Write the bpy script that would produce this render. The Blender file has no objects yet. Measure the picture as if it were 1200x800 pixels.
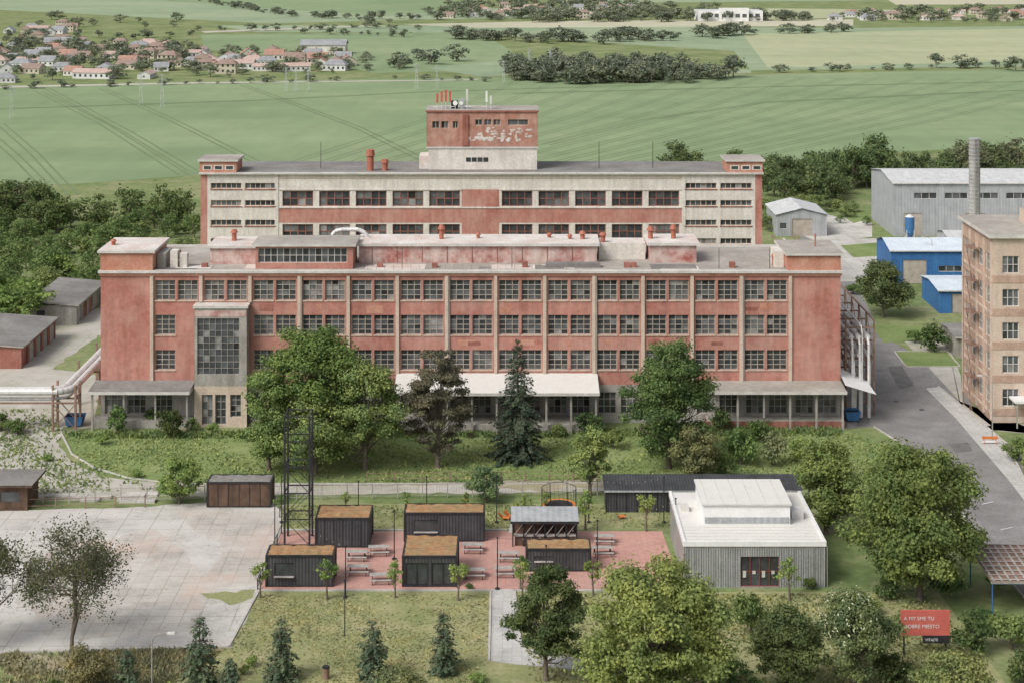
import bpy, math, random
import numpy as np
from mathutils import Vector
random.seed(7)
R=np.random.default_rng(11)
sc=bpy.context.scene
F=1950.0; H=59.0; HY=-77.0
def G(px,py,z=0.0):
    Y=F*(H-z)/(py-HY); return ((px-600)*Y/F, Y)
def S(py): return (py-HY)/H
def XX(px,Y): return (px-600)*Y/F

# ------------------------------------------------------------ materials
def newmat(name):
    m=bpy.data.materials.new(name); m.use_nodes=True
    nt=m.node_tree; b=nt.nodes['Principled BSDF']
    return m,nt,b
def L(nt,a,b): nt.links.new(a,b)
def noise(nt,co,scale,detail=5,rough=0.6,mscale=(1,1,1)):
    if mscale!=(1,1,1):
        mp=nt.nodes.new('ShaderNodeMapping'); mp.inputs['Scale'].default_value=mscale
        L(nt,co,mp.inputs['Vector']); co=mp.outputs[0]
    n=nt.nodes.new('ShaderNodeTexNoise'); n.inputs['Scale'].default_value=scale
    n.inputs['Detail'].default_value=detail; n.inputs['Roughness'].default_value=rough
    L(nt,co,n.inputs['Vector']); return n.outputs['Fac']
def ramp(nt,fac,stops):
    r=nt.nodes.new('ShaderNodeValToRGB'); e=r.color_ramp.elements
    while len(e)<len(stops): e.new(0.5)
    for i,(p,c) in enumerate(stops):
        e[i].position=p; e[i].color=(c[0],c[1],c[2],1)
    L(nt,fac,r.inputs['Fac']); return r.outputs['Color']
def mixc(nt,fac,a,b,mode='MIX'):
    m=nt.nodes.new('ShaderNodeMix'); m.data_type='RGBA'; m.blend_type=mode
    if isinstance(fac,(int,float)): m.inputs['Factor'].default_value=fac
    else: L(nt,fac,m.inputs['Factor'])
    for s,v in (('A',a),('B',b)):
        sock=[i for i in m.inputs if i.name==s and i.type=='RGBA'][0]
        if isinstance(v,tuple): sock.default_value=(v[0],v[1],v[2],1)
        else: L(nt,v,sock)
    return [o for o in m.outputs if o.type=='RGBA'][0]
def surf(name,c1,c2,scale=1.0,rough=0.85,metal=0,streak=0.0,stain=None,stain_amt=0.5,stain_scale=0.3,bump=0.0,bscale=8,fine=0.2,spec=0.3,ctr=(0.35,0.65)):
    m,nt,b=newmat(name)
    co=nt.nodes.new('ShaderNodeTexCoord').outputs['Object']
    col=ramp(nt,noise(nt,co,scale),[(ctr[0],c1),(ctr[1],c2)])
    if fine>0:
        f=ramp(nt,noise(nt,co,scale*9,3),[(0.3,(1-fine,)*3),(0.7,(1+fine*0.4,)*3)])
        col=mixc(nt,1.0,col,f,'MULTIPLY')
    if stain:
        f=ramp(nt,noise(nt,co,stain_scale,7,0.7),[(0.55-0.25*stain_amt,(0,0,0)),(0.62,(1,1,1))])
        mm=nt.nodes.new('ShaderNodeMath'); mm.operation='MULTIPLY'; L(nt,f,mm.inputs[0]); mm.inputs[1].default_value=stain_amt
        col=mixc(nt,mm.outputs[0],col,stain)
    if streak>0:
        f=ramp(nt,noise(nt,co,1.3,4,0.6,(1,1,0.12)),[(0.35,(1-streak,)*3),(0.6,(1,1,1))])
        col=mixc(nt,1.0,col,f,'MULTIPLY')
    L(nt,col,b.inputs['Base Color'])
    b.inputs['Roughness'].default_value=rough; b.inputs['Metallic'].default_value=metal
    b.inputs['Specular IOR Level'].default_value=spec
    if bump>0:
        bp=nt.nodes.new('ShaderNodeBump'); bp.inputs['Strength'].default_value=bump; bp.inputs['Distance'].default_value=0.1
        L(nt,noise(nt,co,bscale,5),bp.inputs['Height']); L(nt,bp.outputs[0],b.inputs['Normal'])
    return m
def corr(name,c1,c2,period=0.25,axis='X',rough=0.5,metal=0.3,strength=0.6):
    m=surf(name,c1,c2,0.6,rough,metal,streak=0.15)
    nt=m.node_tree; b=nt.nodes['Principled BSDF']
    co=nt.nodes.new('ShaderNodeTexCoord').outputs['Object']
    w=nt.nodes.new('ShaderNodeTexWave'); w.bands_direction=axis; w.inputs['Scale'].default_value=0.314/period
    L(nt,co,w.inputs['Vector'])
    bp=nt.nodes.new('ShaderNodeBump'); bp.inputs['Strength'].default_value=strength; bp.inputs['Distance'].default_value=0.06
    L(nt,w.outputs['Fac'],bp.inputs['Height']); L(nt,bp.outputs[0],b.inputs['Normal'])
    return m

M={}
M['brick']=surf('red_painted_brick',(0.41,0.165,0.13),(0.50,0.225,0.18),0.22,0.9,streak=0.18,stain=(0.54,0.33,0.27),stain_amt=0.62,stain_scale=0.28)
M['brick2']=surf('orange_brick',(0.47,0.21,0.14),(0.55,0.27,0.19),0.4,0.9,streak=0.15,stain=(0.56,0.36,0.29),stain_amt=0.4,stain_scale=0.4)
M['brickdk']=surf('dark_red_brick',(0.30,0.12,0.09),(0.40,0.18,0.14),0.5,0.9,streak=0.3)
M['peel']=surf('peeling_red_paint',(0.36,0.12,0.10),(0.46,0.19,0.16),0.5,0.9,streak=0.2,stain=(0.64,0.55,0.50),stain_amt=0.85,stain_scale=0.5)
M['murbrick']=surf('tower_brick',(0.40,0.18,0.13),(0.48,0.24,0.18),0.4,0.9,streak=0.2,stain=(0.55,0.40,0.33),stain_amt=0.5,stain_scale=0.5)
M['cream']=surf('cream_plaster',(0.66,0.62,0.56),(0.77,0.73,0.67),0.35,0.9,streak=0.16,stain=(0.53,0.48,0.42),stain_amt=0.45,stain_scale=0.4)
M['pil']=surf('concrete_pilaster',(0.55,0.45,0.36),(0.65,0.54,0.44),0.5,0.9,streak=0.18)
M['conc']=surf('weathered_concrete',(0.33,0.31,0.28),(0.44,0.42,0.38),0.5,0.9,streak=0.25)
M['roof']=surf('bitumen_roof',(0.33,0.305,0.27),(0.44,0.41,0.37),0.16,0.9,stain=(0.24,0.215,0.19),stain_amt=0.5,stain_scale=0.12)
M['roofdk']=surf('dark_bitumen_roof',(0.20,0.19,0.18),(0.28,0.27,0.255),0.2,0.9,stain=(0.14,0.13,0.12),stain_amt=0.5)
M['rooflt']=surf('light_peeling_roof',(0.58,0.545,0.51),(0.73,0.70,0.66),0.3,0.85,stain=(0.50,0.32,0.26),stain_amt=0.45,stain_scale=0.35)
M['cap']=surf('parapet_cap',(0.50,0.48,0.45),(0.63,0.61,0.57),0.6,0.7)
M['wframe']=surf('window_frame_paint',(0.38,0.33,0.28),(0.48,0.43,0.37),1,0.8)
M['wframelt']=surf('window_frame_light',(0.58,0.55,0.51),(0.68,0.65,0.61),1,0.8)
M['dark']=surf('dark_interior',(0.015,0.016,0.017),(0.03,0.03,0.03),1,0.8)
def glass(name,c,r=0.15):
    return surf(name,tuple(x*0.6 for x in c),tuple(x*1.3 for x in c),0.9,r,0,spec=0.6)
M['g1']=glass('glass_dark',(0.055,0.062,0.066)); M['g2']=glass('glass_grey',(0.10,0.11,0.115),0.3)
M['g3']=glass('glass_dusty',(0.15,0.16,0.16),0.6); M['g4']=glass('glass_light',(0.28,0.28,0.27),0.7)
M['steel']=surf('galvanised_pipe',(0.60,0.59,0.58),(0.74,0.73,0.71),1.2,0.5,0.15)
M['pyl']=surf('pylon_steel',(0.46,0.49,0.48),(0.52,0.55,0.54),1.2,0.7,0.0)
M['rust']=surf('rusty_steel',(0.20,0.12,0.09),(0.33,0.22,0.17),1.0,0.8)
M['vent']=surf('red_vent',(0.36,0.11,0.07),(0.42,0.17,0.12),1.5,0.7)
M['black']=surf('black_steel',(0.022,0.022,0.025),(0.04,0.04,0.043),1.5,0.5)
M['cont']=corr('charcoal_container_cladding',(0.05,0.052,0.057),(0.08,0.082,0.088),0.3,'X',0.6,0.1)
M['sedum']=surf('sedum_roof',(0.36,0.17,0.08),(0.44,0.27,0.14),1.6,0.95,stain=(0.22,0.20,0.10),stain_amt=0.6,stain_scale=0.9,bump=0.6)
M['wood']=surf('brown_wood',(0.10,0.06,0.042),(0.16,0.10,0.07),1.2,0.8,streak=0.4)
M['plank']=surf('grey_planks',(0.32,0.30,0.28),(0.48,0.45,0.42),1.2,0.8)
M['white']=surf('white_sheet',(0.70,0.70,0.69),(0.80,0.80,0.79),0.4,0.6,fine=0.08)
M['whiteroof']=surf('white_membrane_roof',(0.62,0.61,0.575),(0.74,0.73,0.70),0.5,0.7,fine=0.1,stain=(0.48,0.45,0.40),stain_amt=0.4,stain_scale=0.5)
M['pav']=corr('pavilion_corrugated_steel',(0.34,0.35,0.35),(0.44,0.45,0.45),0.22,'X',0.45,0.3)
M['hallgrey']=corr('grey_hall_cladding',(0.38,0.40,0.41),(0.45,0.47,0.48),0.6,'X',0.6,0.1,0.4)
M['hallroof']=corr('pale_hall_roof',(0.58,0.59,0.59),(0.68,0.69,0.69),0.8,'X',0.6,0.1,0.4)
M['blue']=corr('blue_cladding',(0.05,0.16,0.40),(0.06,0.20,0.45),0.5,'X',0.6,0.1,0.4)
M['bluelt']=surf('light_blue_roof',(0.55,0.63,0.70),(0.66,0.72,0.78),0.5,0.6)
M['bluebin']=surf('blue_plastic',(0.05,0.14,0.31),(0.06,0.18,0.37),1,0.6)
M['tan']=surf('tan_plaster',(0.58,0.46,0.37),(0.67,0.56,0.46),0.5,0.9,streak=0.15,stain=(0.52,0.38,0.29),stain_amt=0.4)
M['tanbrick']=surf('tan_brick',(0.44,0.30,0.23),(0.54,0.39,0.30),0.6,0.9,streak=0.15)
M['orange']=surf('orange_paint',(0.62,0.17,0.04),(0.7,0.22,0.06),1,0.7)
M['red']=surf('signal_red',(0.52,0.07,0.06),(0.62,0.11,0.09),1,0.5)
M['doorred']=surf('door_frame_dark_red',(0.22,0.05,0.04),(0.28,0.07,0.06),1,0.5)
M['signred']=surf('sign_red',(0.50,0.11,0.09),(0.58,0.15,0.12),1,0.6,fine=0.05)
M['asph']=surf('asphalt',(0.21,0.205,0.20),(0.29,0.28,0.275),0.3,0.9,stain=(0.15,0.145,0.14),stain_amt=0.5,stain_scale=0.1)
M['asph2']=surf('asphalt_repair',(0.13,0.128,0.125),(0.18,0.176,0.172),0.8,0.9)
M['line']=surf('road_paint',(0.5,0.5,0.48),(0.68,0.68,0.65),2,0.8)
M['kerb']=surf('kerb_stone',(0.42,0.40,0.37),(0.54,0.52,0.48),1,0.9)
M['soil']=surf('bare_soil',(0.34,0.28,0.20),(0.45,0.39,0.30),0.4,0.95,stain=(0.20,0.21,0.10),stain_amt=0.6,stain_scale=0.25)

def grassmat(name,a,b,c,s1=0.12,s2=2.5,dry=None,da=1.0):
    m,nt,bs=newmat(name)
    co=nt.nodes.new('ShaderNodeTexCoord').outputs['Object']
    col=ramp(nt,noise(nt,co,s1,6,0.7),[(0.35,a),(0.5,b),(0.66,c)])
    f=ramp(nt,noise(nt,co,s2,4,0.7),[(0.3,(0.76,)*3),(0.7,(1.18,)*3)])
    col=mixc(nt,1.0,col,f,'MULTIPLY')
    if dry:
        g=ramp(nt,noise(nt,co,s1*2.7,7,0.75),[(0.50,(0,0,0)),(0.70,(1,1,1))])
        col=mixc(nt,g,col,dry)
    L(nt,col,bs.inputs['Base Color']); bs.inputs['Roughness'].default_value=1; bs.inputs['Specular IOR Level'].default_value=0.1
    return m
M['meadow']=grassmat('meadow',(0.13,0.18,0.07),(0.18,0.23,0.095),(0.26,0.275,0.14),0.05,0.8,dry=(0.30,0.28,0.17))
M['lawn']=grassmat('lawn',(0.20,0.23,0.10),(0.26,0.275,0.13),(0.32,0.31,0.165),0.15,3.0,dry=(0.40,0.355,0.22))
M['lawn2']=grassmat('rough_grass',(0.155,0.215,0.08),(0.20,0.26,0.10),(0.26,0.30,0.135),0.15,2.5)
def fieldmat(name,a,b,c):
    m,nt,bs=newmat(name)
    co=nt.nodes.new('ShaderNodeTexCoord').outputs['Object']
    col=ramp(nt,noise(nt,co,0.008,6,0.65),[(0.35,a),(0.5,b),(0.65,c)])
    f=ramp(nt,noise(nt,co,0.12,4,0.7,(1,0.3,1)),[(0.3,(0.92,)*3),(0.7,(1.06,)*3)])
    col=mixc(nt,1.0,col,f,'MULTIPLY')
    f=ramp(nt,noise(nt,co,0.02,4,0.6,(0.25,2.2,1)),[(0.35,(0.94,)*3),(0.65,(1.05,)*3)])
    col=mixc(nt,1.0,col,f,'MULTIPLY')
    L(nt,col,bs.inputs['Base Color']); bs.inputs['Roughness'].default_value=1; bs.inputs['Specular IOR Level'].default_value=0.1
    return m
M['f1']=fieldmat('crop_field_a',(0.195,0.265,0.145),(0.225,0.295,0.165),(0.26,0.32,0.185))  # crop tones a to d, paled and greyed in colour for aerial haze
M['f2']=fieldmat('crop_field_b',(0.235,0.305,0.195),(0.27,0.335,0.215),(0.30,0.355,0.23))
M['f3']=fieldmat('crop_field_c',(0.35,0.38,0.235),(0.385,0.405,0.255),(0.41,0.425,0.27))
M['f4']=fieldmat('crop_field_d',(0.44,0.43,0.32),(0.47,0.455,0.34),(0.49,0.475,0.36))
M['track']=surf('tractor_track',(0.145,0.195,0.10),(0.185,0.24,0.125),0.2,1)
M['dirt']=surf('field_road_dirt',(0.44,0.42,0.34),(0.50,0.48,0.40),0.1,1)

def slabmat(name,c1,c2,bw,bh,mortar,ms=0.03,crack=0.0,patch=None,patch2=None,soft=0.06,cover=(0.44,0.52)):
    m,nt,bs=newmat(name)
    co=nt.nodes.new('ShaderNodeTexCoord').outputs['Object']
    br=nt.nodes.new('ShaderNodeTexBrick'); br.offset=0; br.inputs['Scale'].default_value=1
    br.inputs['Brick Width'].default_value=bw; br.inputs['Row Height'].default_value=bh; br.inputs['Mortar Size'].default_value=ms
    br.inputs['Color1'].default_value=(*c1,1); br.inputs['Color2'].default_value=(*c2,1); br.inputs['Mortar'].default_value=(*mortar,1)
    L(nt,co,br.inputs['Vector']); col=br.outputs['Color']
    if crack>0:
        g=ramp(nt,noise(nt,co,0.06,5,0.65),[(cover[0],(0,0,0)),(cover[1],(1,1,1))])
        col=mixc(nt,g,col,tuple((a+b)/2 for a,b in zip(c1,c2)))
    f=ramp(nt,noise(nt,co,0.25,7,0.72),[(0.33,(0.76,)*3),(0.5,(0.98,)*3),(0.68,(1.10,)*3)])
    col=mixc(nt,1.0,col,f,'MULTIPLY')
    f=ramp(nt,noise(nt,co,4,4,0.7),[(0.3,(0.87,)*3),(0.7,(1.07,)*3)])
    col=mixc(nt,1.0,col,f,'MULTIPLY')
    for pc,sc_,a in ((patch,0.11,0.75),(patch2,0.19,0.6)):
        if pc:
            f=ramp(nt,noise(nt,co,sc_,7,0.7),[(0.57-soft,(0,0,0)),(0.57+soft,(1,1,1))])
            mm=nt.nodes.new('ShaderNodeMath'); mm.operation='MULTIPLY'; L(nt,f,mm.inputs[0]); mm.inputs[1].default_value=a
            col=mixc(nt,mm.outputs[0],col,pc)
    if crack>0:
        n=nt.nodes.new('ShaderNodeTexNoise'); n.inputs['Scale'].default_value=0.5; n.inputs['Detail'].default_value=5; L(nt,co,n.inputs['Vector'])
        sc2=nt.nodes.new('ShaderNodeVectorMath'); sc2.operation='SCALE'; sc2.inputs['Scale'].default_value=7; L(nt,n.outputs['Color'],sc2.inputs[0])
        ad=nt.nodes.new('ShaderNodeVectorMath'); L(nt,co,ad.inputs[0]); L(nt,sc2.outputs[0],ad.inputs[1])
        v=nt.nodes.new('ShaderNodeTexVoronoi'); v.feature='DISTANCE_TO_EDGE'; v.inputs['Scale'].default_value=0.13
        L(nt,ad.outputs[0],v.inputs['Vector'])
        f=ramp(nt,v.outputs['Distance'],[(0.0,(1-crack,1-crack,1-crack*1.15)),(0.012,(1,1,1))])
        col=mixc(nt,1.0,col,f,'MULTIPLY')
    L(nt,col,bs.inputs['Base Color']); bs.inputs['Roughness'].default_value=0.92; bs.inputs['Specular IOR Level'].default_value=0.2
    return m
M['slab']=slabmat('old_concrete_slabs',(0.49,0.47,0.44),(0.55,0.53,0.495),3.0,3.0,(0.34,0.33,0.28),0.05,0.28,patch=(0.43,0.405,0.36),patch2=(0.58,0.565,0.535),cover=(0.52,0.6))
M['slab2']=slabmat('stained_concrete',(0.43,0.41,0.37),(0.49,0.47,0.43),2.0,3.0,(0.30,0.31,0.21),0.06,0.2,patch=(0.30,0.30,0.20),patch2=(0.44,0.41,0.36),soft=0.11)
M['slab3']=slabmat('rubbed_concrete',(0.45,0.42,0.385),(0.51,0.48,0.44),1.5,1.5,(0.34,0.325,0.28),0.045,0.15,patch=(0.52,0.40,0.34),patch2=(0.56,0.54,0.50),cover=(0.58,0.66),soft=0.08)
M['redpave']=slabmat('red_clay_pavers',(0.49,0.27,0.23),(0.54,0.31,0.265),0.6,0.3,(0.42,0.25,0.21),0.02,patch=(0.50,0.33,0.28),soft=0.1)
M['path']=slabmat('grey_paving',(0.46,0.45,0.43),(0.52,0.51,0.49),0.8,0.8,(0.36,0.36,0.34),0.02)

def leafmat(name):
    m,nt,b=newmat(name)
    nt.nodes.remove(b); out=nt.nodes['Material Output']
    oi=nt.nodes.new('ShaderNodeObjectInfo'); ge=nt.nodes.new('ShaderNodeNewGeometry')
    co=nt.nodes.new('ShaderNodeTexCoord').outputs['Object']
    f=ramp(nt,ge.outputs['Random Per Island'],[(0,(0.68,0.72,0.62)),(0.6,(1.0,1.0,1.0)),(1,(1.36,1.27,1.18))])
    col=mixc(nt,1.0,oi.outputs['Color'],f,'MULTIPLY')
    f=ramp(nt,noise(nt,co,0.45,1,0.6),[(0.35,(0.76,0.82,0.82)),(0.65,(1.22,1.15,1.0))])
    col=mixc(nt,1.0,col,f,'MULTIPLY')
    d=nt.nodes.new('ShaderNodeBsdfDiffuse'); t=nt.nodes.new('ShaderNodeBsdfTranslucent')
    L(nt,col,d.inputs['Color']); L(nt,col,t.inputs['Color'])
    mx=nt.nodes.new('ShaderNodeMixShader'); mx.inputs[0].default_value=0.33
    L(nt,d.outputs[0],mx.inputs[1]); L(nt,t.outputs[0],mx.inputs[2]); L(nt,mx.outputs[0],out.inputs['Surface'])
    return m
M['leaf']=leafmat('leaves')
M['bark']=surf('bark',(0.13,0.105,0.085),(0.21,0.175,0.14),3,0.95)
M['blossom']=surf('pale_blossom',(0.42,0.45,0.28),(0.55,0.56,0.40),3,0.9)

# ------------------------------------------------------------ mesh builder
class MB:
    def __init__(s): s.v=[]; s.f=[]; s.m=[]; s.mats=[]
    def mi(s,mat):
        if mat not in s.mats: s.mats.append(mat)
        return s.mats.index(mat)
    def poly(s,pts,mat):
        n=len(s.v); s.v+= [tuple(p) for p in pts]; s.f.append(tuple(range(n,n+len(pts)))); s.m.append(s.mi(mat))
    def box(s,x0,x1,y0,y1,z0,z1,mat,top=None):
        n=len(s.v)
        s.v+=[(x0,y0,z0),(x1,y0,z0),(x1,y1,z0),(x0,y1,z0),(x0,y0,z1),(x1,y0,z1),(x1,y1,z1),(x0,y1,z1)]
        a=s.mi(mat); t=s.mi(top) if top else a
        for q,mm in (((0,3,2,1),a),((4,5,6,7),t),((0,1,5,4),a),((1,2,6,5),a),((2,3,7,6),a),((3,0,4,7),a)):
            s.f.append(tuple(n+i for i in q)); s.m.append(mm)
    def cyl(s,p0,p1,r0,r1=None,n=8,mat=None,cap=True):
        if r1 is None: r1=r0
        p0=Vector(p0); p1=Vector(p1); d=(p1-p0)
        if d.length<1e-6: return
        d.normalize(); a=d.orthogonal().normalized(); b=d.cross(a); k=len(s.v); mi=s.mi(mat)
        for p,r in ((p0,r0),(p1,r1)):
            for i in range(n):
                t=2*math.pi*i/n; s.v.append(tuple(p+a*(math.cos(t)*r)+b*(math.sin(t)*r)))
        for i in range(n):
            j=(i+1)%n; s.f.append((k+i,k+j,k+n+j,k+n+i)); s.m.append(mi)
        if cap:
            s.f.append(tuple(k+n+i for i in range(n))); s.m.append(mi)
            s.f.append(tuple(k+n-1-i for i in range(n))); s.m.append(mi)
    def tube(s,pts,r,mat,n=10):
        for i in range(len(pts)-1): s.cyl(pts[i],pts[i+1],r,r,n,mat)
    def P(s,fr,u,z,d=0): return (fr[0]+u*fr[2]-d*fr[4], fr[1]+u*fr[3]-d*fr[5], z)
    def fq(s,fr,a,b,c,e,d,mat): s.poly([s.P(fr,a,c,d),s.P(fr,b,c,d),s.P(fr,b,e,d),s.P(fr,a,e,d)],mat)
    def fbox(s,fr,a,b,c,e,d0,d1,mat):
        n=len(s.v); s.v+=[s.P(fr,a,c,d0),s.P(fr,b,c,d0),s.P(fr,b,c,d1),s.P(fr,a,c,d1),s.P(fr,a,e,d0),s.P(fr,b,e,d0),s.P(fr,b,e,d1),s.P(fr,a,e,d1)]
        mi=s.mi(mat)
        for q in ((0,3,2,1),(4,5,6,7),(0,1,5,4),(1,2,6,5),(2,3,7,6),(3,0,4,7)):
            s.f.append(tuple(n+i for i in q)); s.m.append(mi)
    def wall(s,fr,u0,u1,z0,z1,ops,mat,rd=0.3,rev=None):
        us=sorted(set([u0,u1]+[x for o in ops for x in o[:2]])); 
        for i in range(len(us)-1):
            a,b=us[i],us[i+1]
            if b-a<1e-5: continue
            mid=(a+b)/2
            sp=sorted([(o[2],o[3]) for o in ops if o[0]<=mid<=o[1]])
            z=z0
            for c,e in sp:
                if c>z+1e-5: s.fq(fr,a,b,z,c,0,mat)
                z=max(z,e)
            if z<z1-1e-5: s.fq(fr,a,b,z,z1,0,mat)
        rv=rev or mat
        for a,b,c,e in ops:
            s.poly([s.P(fr,a,c,0),s.P(fr,a,e,0),s.P(fr,a,e,rd),s.P(fr,a,c,rd)],rv)
            s.poly([s.P(fr,b,c,0),s.P(fr,b,e,0),s.P(fr,b,e,rd),s.P(fr,b,c,rd)],rv)
            s.poly([s.P(fr,a,c,0),s.P(fr,b,c,0),s.P(fr,b,c,rd),s.P(fr,a,c,rd)],rv)
            s.poly([s.P(fr,a,e,0),s.P(fr,b,e,0),s.P(fr,b,e,rd),s.P(fr,a,e,rd)],rv)
    def build(s,name,parent=None,loc=None,smooth=False,mesh_only=False):
        me=bpy.data.meshes.new(name); me.from_pydata(s.v,[],s.f)
        for m in s.mats: me.materials.append(m)
        me.polygons.foreach_set('material_index',s.m)
        if smooth: me.polygons.foreach_set('use_smooth',[True]*len(s.f))
        me.update()
        if mesh_only: return me
        o=bpy.data.objects.new(name,me); sc.collection.objects.link(o)
        if loc: o.location=loc
        if parent: o.parent=parent
        return o
GL=['g1','g1','g1','g2','g2','g2','g3']
def window(g,f,fr,a,b,c,e,cols,rows,d,fm,w=0.07,glist=None,openp=0.02):
    gl=glist or GL; du=(b-a)/cols; dz=(e-c)/rows
    bias=random.random()
    for i in range(cols):
        for j in range(rows):
            k=random.choice(gl)
            if bias<0.3: k=random.choice(['g1','g1','g2'])
            elif bias>0.9: k=random.choice(['g3','g3','g4','g2'])
            if random.random()<0.03: k='g4'
            if random.random()<openp: k='dark'
            g.fq(fr,a+i*du,a+(i+1)*du,c+j*dz,c+(j+1)*dz,d+random.uniform(0,0.015),M[k])
    f.fbox(fr,a,a+w,c,e,d-0.07,d-0.005,fm); f.fbox(fr,b-w,b,c,e,d-0.07,d-0.005,fm)
    f.fbox(fr,a+w,b-w,c,c+w,d-0.07,d-0.005,fm); f.fbox(fr,a+w,b-w,e-w,e,d-0.07,d-0.005,fm)
    for i in range(1,cols):
        x=a+i*du; f.fbox(fr,x-w/2,x+w/2,c+w,e-w,d-0.065,d-0.006,fm)
    for j in range(1,rows):
        z=c+j*dz; f.fbox(fr,a+w,b-w,z-w/2.4,z+w/2.4,d-0.055,d-0.007,fm)
class Asm:
    def __init__(s,name): s.name=name; s.p={}
    def __getitem__(s,k):
        if k not in s.p: s.p[k]=MB()
        return s.p[k]
    def build(s):
        e=bpy.data.objects.new(s.name,None); sc.collection.objects.link(e)
        for k,mb in s.p.items(): mb.build(k,parent=e)
        return e

# ------------------------------------------------------------ ground
def sheet(name,pts,z,mat,px=True):
    mb=MB(); P=[(*G(x,y,0),0) for x,y in pts] if px else [(x,y,0) for x,y in pts]
    mb.poly(P,mat); return mb.build(name,loc=(0,0,z))
def rough_sheet(name,pts,z,mat,jit=0.5,step=1.2):
    P=[Vector(G(x,y)) for x,y in pts]; out=[]
    for i in range(len(P)):
        a=P[i]; b=P[(i+1)%len(P)]; n=max(1,min(80,int((b-a).length/step)))
        for k in range(n):
            c=a.lerp(b,k/n); out.append((c.x+random.gauss(0,jit*0.5),c.y+random.gauss(0,jit*0.5),0))
    mb=MB(); mb.poly(out,mat); return mb.build(name,loc=(0,0,z))
sheet('ground',[(-6000,-200),(6000,-200),(6000,16000),(-6000,16000)],0,M['meadow'],px=False)
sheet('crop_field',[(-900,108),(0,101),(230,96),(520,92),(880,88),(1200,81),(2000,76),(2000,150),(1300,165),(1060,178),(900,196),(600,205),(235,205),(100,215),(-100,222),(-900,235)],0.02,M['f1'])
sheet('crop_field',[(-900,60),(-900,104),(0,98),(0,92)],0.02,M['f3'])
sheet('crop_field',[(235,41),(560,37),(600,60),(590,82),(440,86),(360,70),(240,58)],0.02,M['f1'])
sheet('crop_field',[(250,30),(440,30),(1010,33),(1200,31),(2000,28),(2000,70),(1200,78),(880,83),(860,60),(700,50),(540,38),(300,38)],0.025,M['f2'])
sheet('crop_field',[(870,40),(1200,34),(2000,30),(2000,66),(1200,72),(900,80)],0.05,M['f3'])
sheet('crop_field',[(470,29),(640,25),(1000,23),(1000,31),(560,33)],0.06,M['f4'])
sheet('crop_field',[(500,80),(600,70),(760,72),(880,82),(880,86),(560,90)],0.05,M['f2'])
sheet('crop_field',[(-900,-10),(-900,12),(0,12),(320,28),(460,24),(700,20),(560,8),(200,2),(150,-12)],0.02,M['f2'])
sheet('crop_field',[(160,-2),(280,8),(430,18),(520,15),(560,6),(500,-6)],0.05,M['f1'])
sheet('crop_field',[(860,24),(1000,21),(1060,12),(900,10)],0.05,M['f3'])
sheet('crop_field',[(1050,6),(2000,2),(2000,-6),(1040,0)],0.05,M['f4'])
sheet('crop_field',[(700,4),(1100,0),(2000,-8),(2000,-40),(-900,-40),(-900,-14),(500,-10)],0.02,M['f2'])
sheet('field_road',[(-900,111),(0,103.5),(230,98.5),(560,94.5),(560,93.5),(230,97),(0,101.3),(-900,108)],0.08,M['dirt'])
sheet('field_road',[(235,37),(440,30),(442,31),(240,39)],0.09,M['dirt'])
def track(pts,name='tractor_track',w=0.3):
    mb=MB(); P=[Vector((*G(x,y),0)) for x,y in pts]
    for off in (-1.1,1.1):
        for i in range(len(P)-1):
            d=(P[i+1]-P[i]).normalized(); n=Vector((-d.y,d.x,0))
            a=P[i]+n*(off-w); b=P[i]+n*(off+w); c=P[i+1]+n*(off+w); e=P[i+1]+n*(off-w)
            mb.poly([a,b,c,e],M['track'])
    mb.build(name,loc=(0,0,0.06))
for pts in ([(0,145),(40,180),(85,228)],[(-20,150),(20,185),(62,228)],[(45,107),(120,145),(215,205)],[(120,104),(200,140),(300,190)],[(55,104),(150,155),(225,200)],[(285,100),(420,150),(500,190)],
            [(-60,130),(300,118),(500,108),(760,100)],[(600,110),(900,102),(1200,96)],[(640,170),(760,140),(900,120),(1200,106)]):
    track(pts)
for i in range(16):
    x=620+i*46; track([(x,90+ (i%3)),(x-120-i*6,140),(x-330-i*14,208)],w=0.13)
rough_sheet('concrete_yard',[(-300,604),(0,598),(150,594),(240,588),(332,588),(330,640),(306,690),(270,757),(0,764),(-300,775)],0.012,M['slab'],0.25)
rough_sheet('worn_concrete_patch',[(60,640),(190,620),(250,690),(225,740),(60,752),(20,700)],0.018,M['slab3'],0.5)
rough_sheet('worn_concrete_patch',[(200,600),(325,598),(322,640),(300,685),(235,690),(262,640)],0.022,M['slab3'],0.4)
rough_sheet('grass_patch',[(240,694),(300,690),(294,700),(280,706),(244,699)],0.026,M['lawn'],0.6,0.8)
sheet('yard_marking_line',[(122,660),(139,627),(141,627),(124.5,660)],0.03,M['line'])
sheet('yard_marking_line',[(122,660),(170,662),(170,660.9),(122,658.9)],0.03,M['line'])
rough_sheet('service_path',[(0,584),(180,582),(720,575),(720,567),(200,568),(120,558),(80,538),(68,520),(72,500),(110,500),(118,440),(60,432),(118,392),(128,360),(80,365),(-100,430),(-300,500),(-300,590)],0.012,M['slab2'],0.4)
sheet('red_plaza',[(330,622),(776,622),(800,692),(303,692)],0.02,M['redpave'])
sheet('paved_path',[(576,690),(602,690),(610,760),(700,778),(700,786),(602,778),(574,774)],0.026,M['path'])
sheet('paved_path',[(600,600),(618,600),(618,624),(596,624)],0.026,M['path'])
sheet('lawn',[(304,693),(1100,693),(1200,830),(1300,900),(-100,900),(100,766),(268,759)],0.008,M['lawn'])
sheet('lawn',[(75,508),(985,502),(1060,530),(1100,580),(720,566),(205,566),(130,555),(88,535)],0.010,M['lawn2'])
sheet('lawn',[(330,590),(800,590),(800,620),(332,620)],0.010,M['lawn'])
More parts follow.
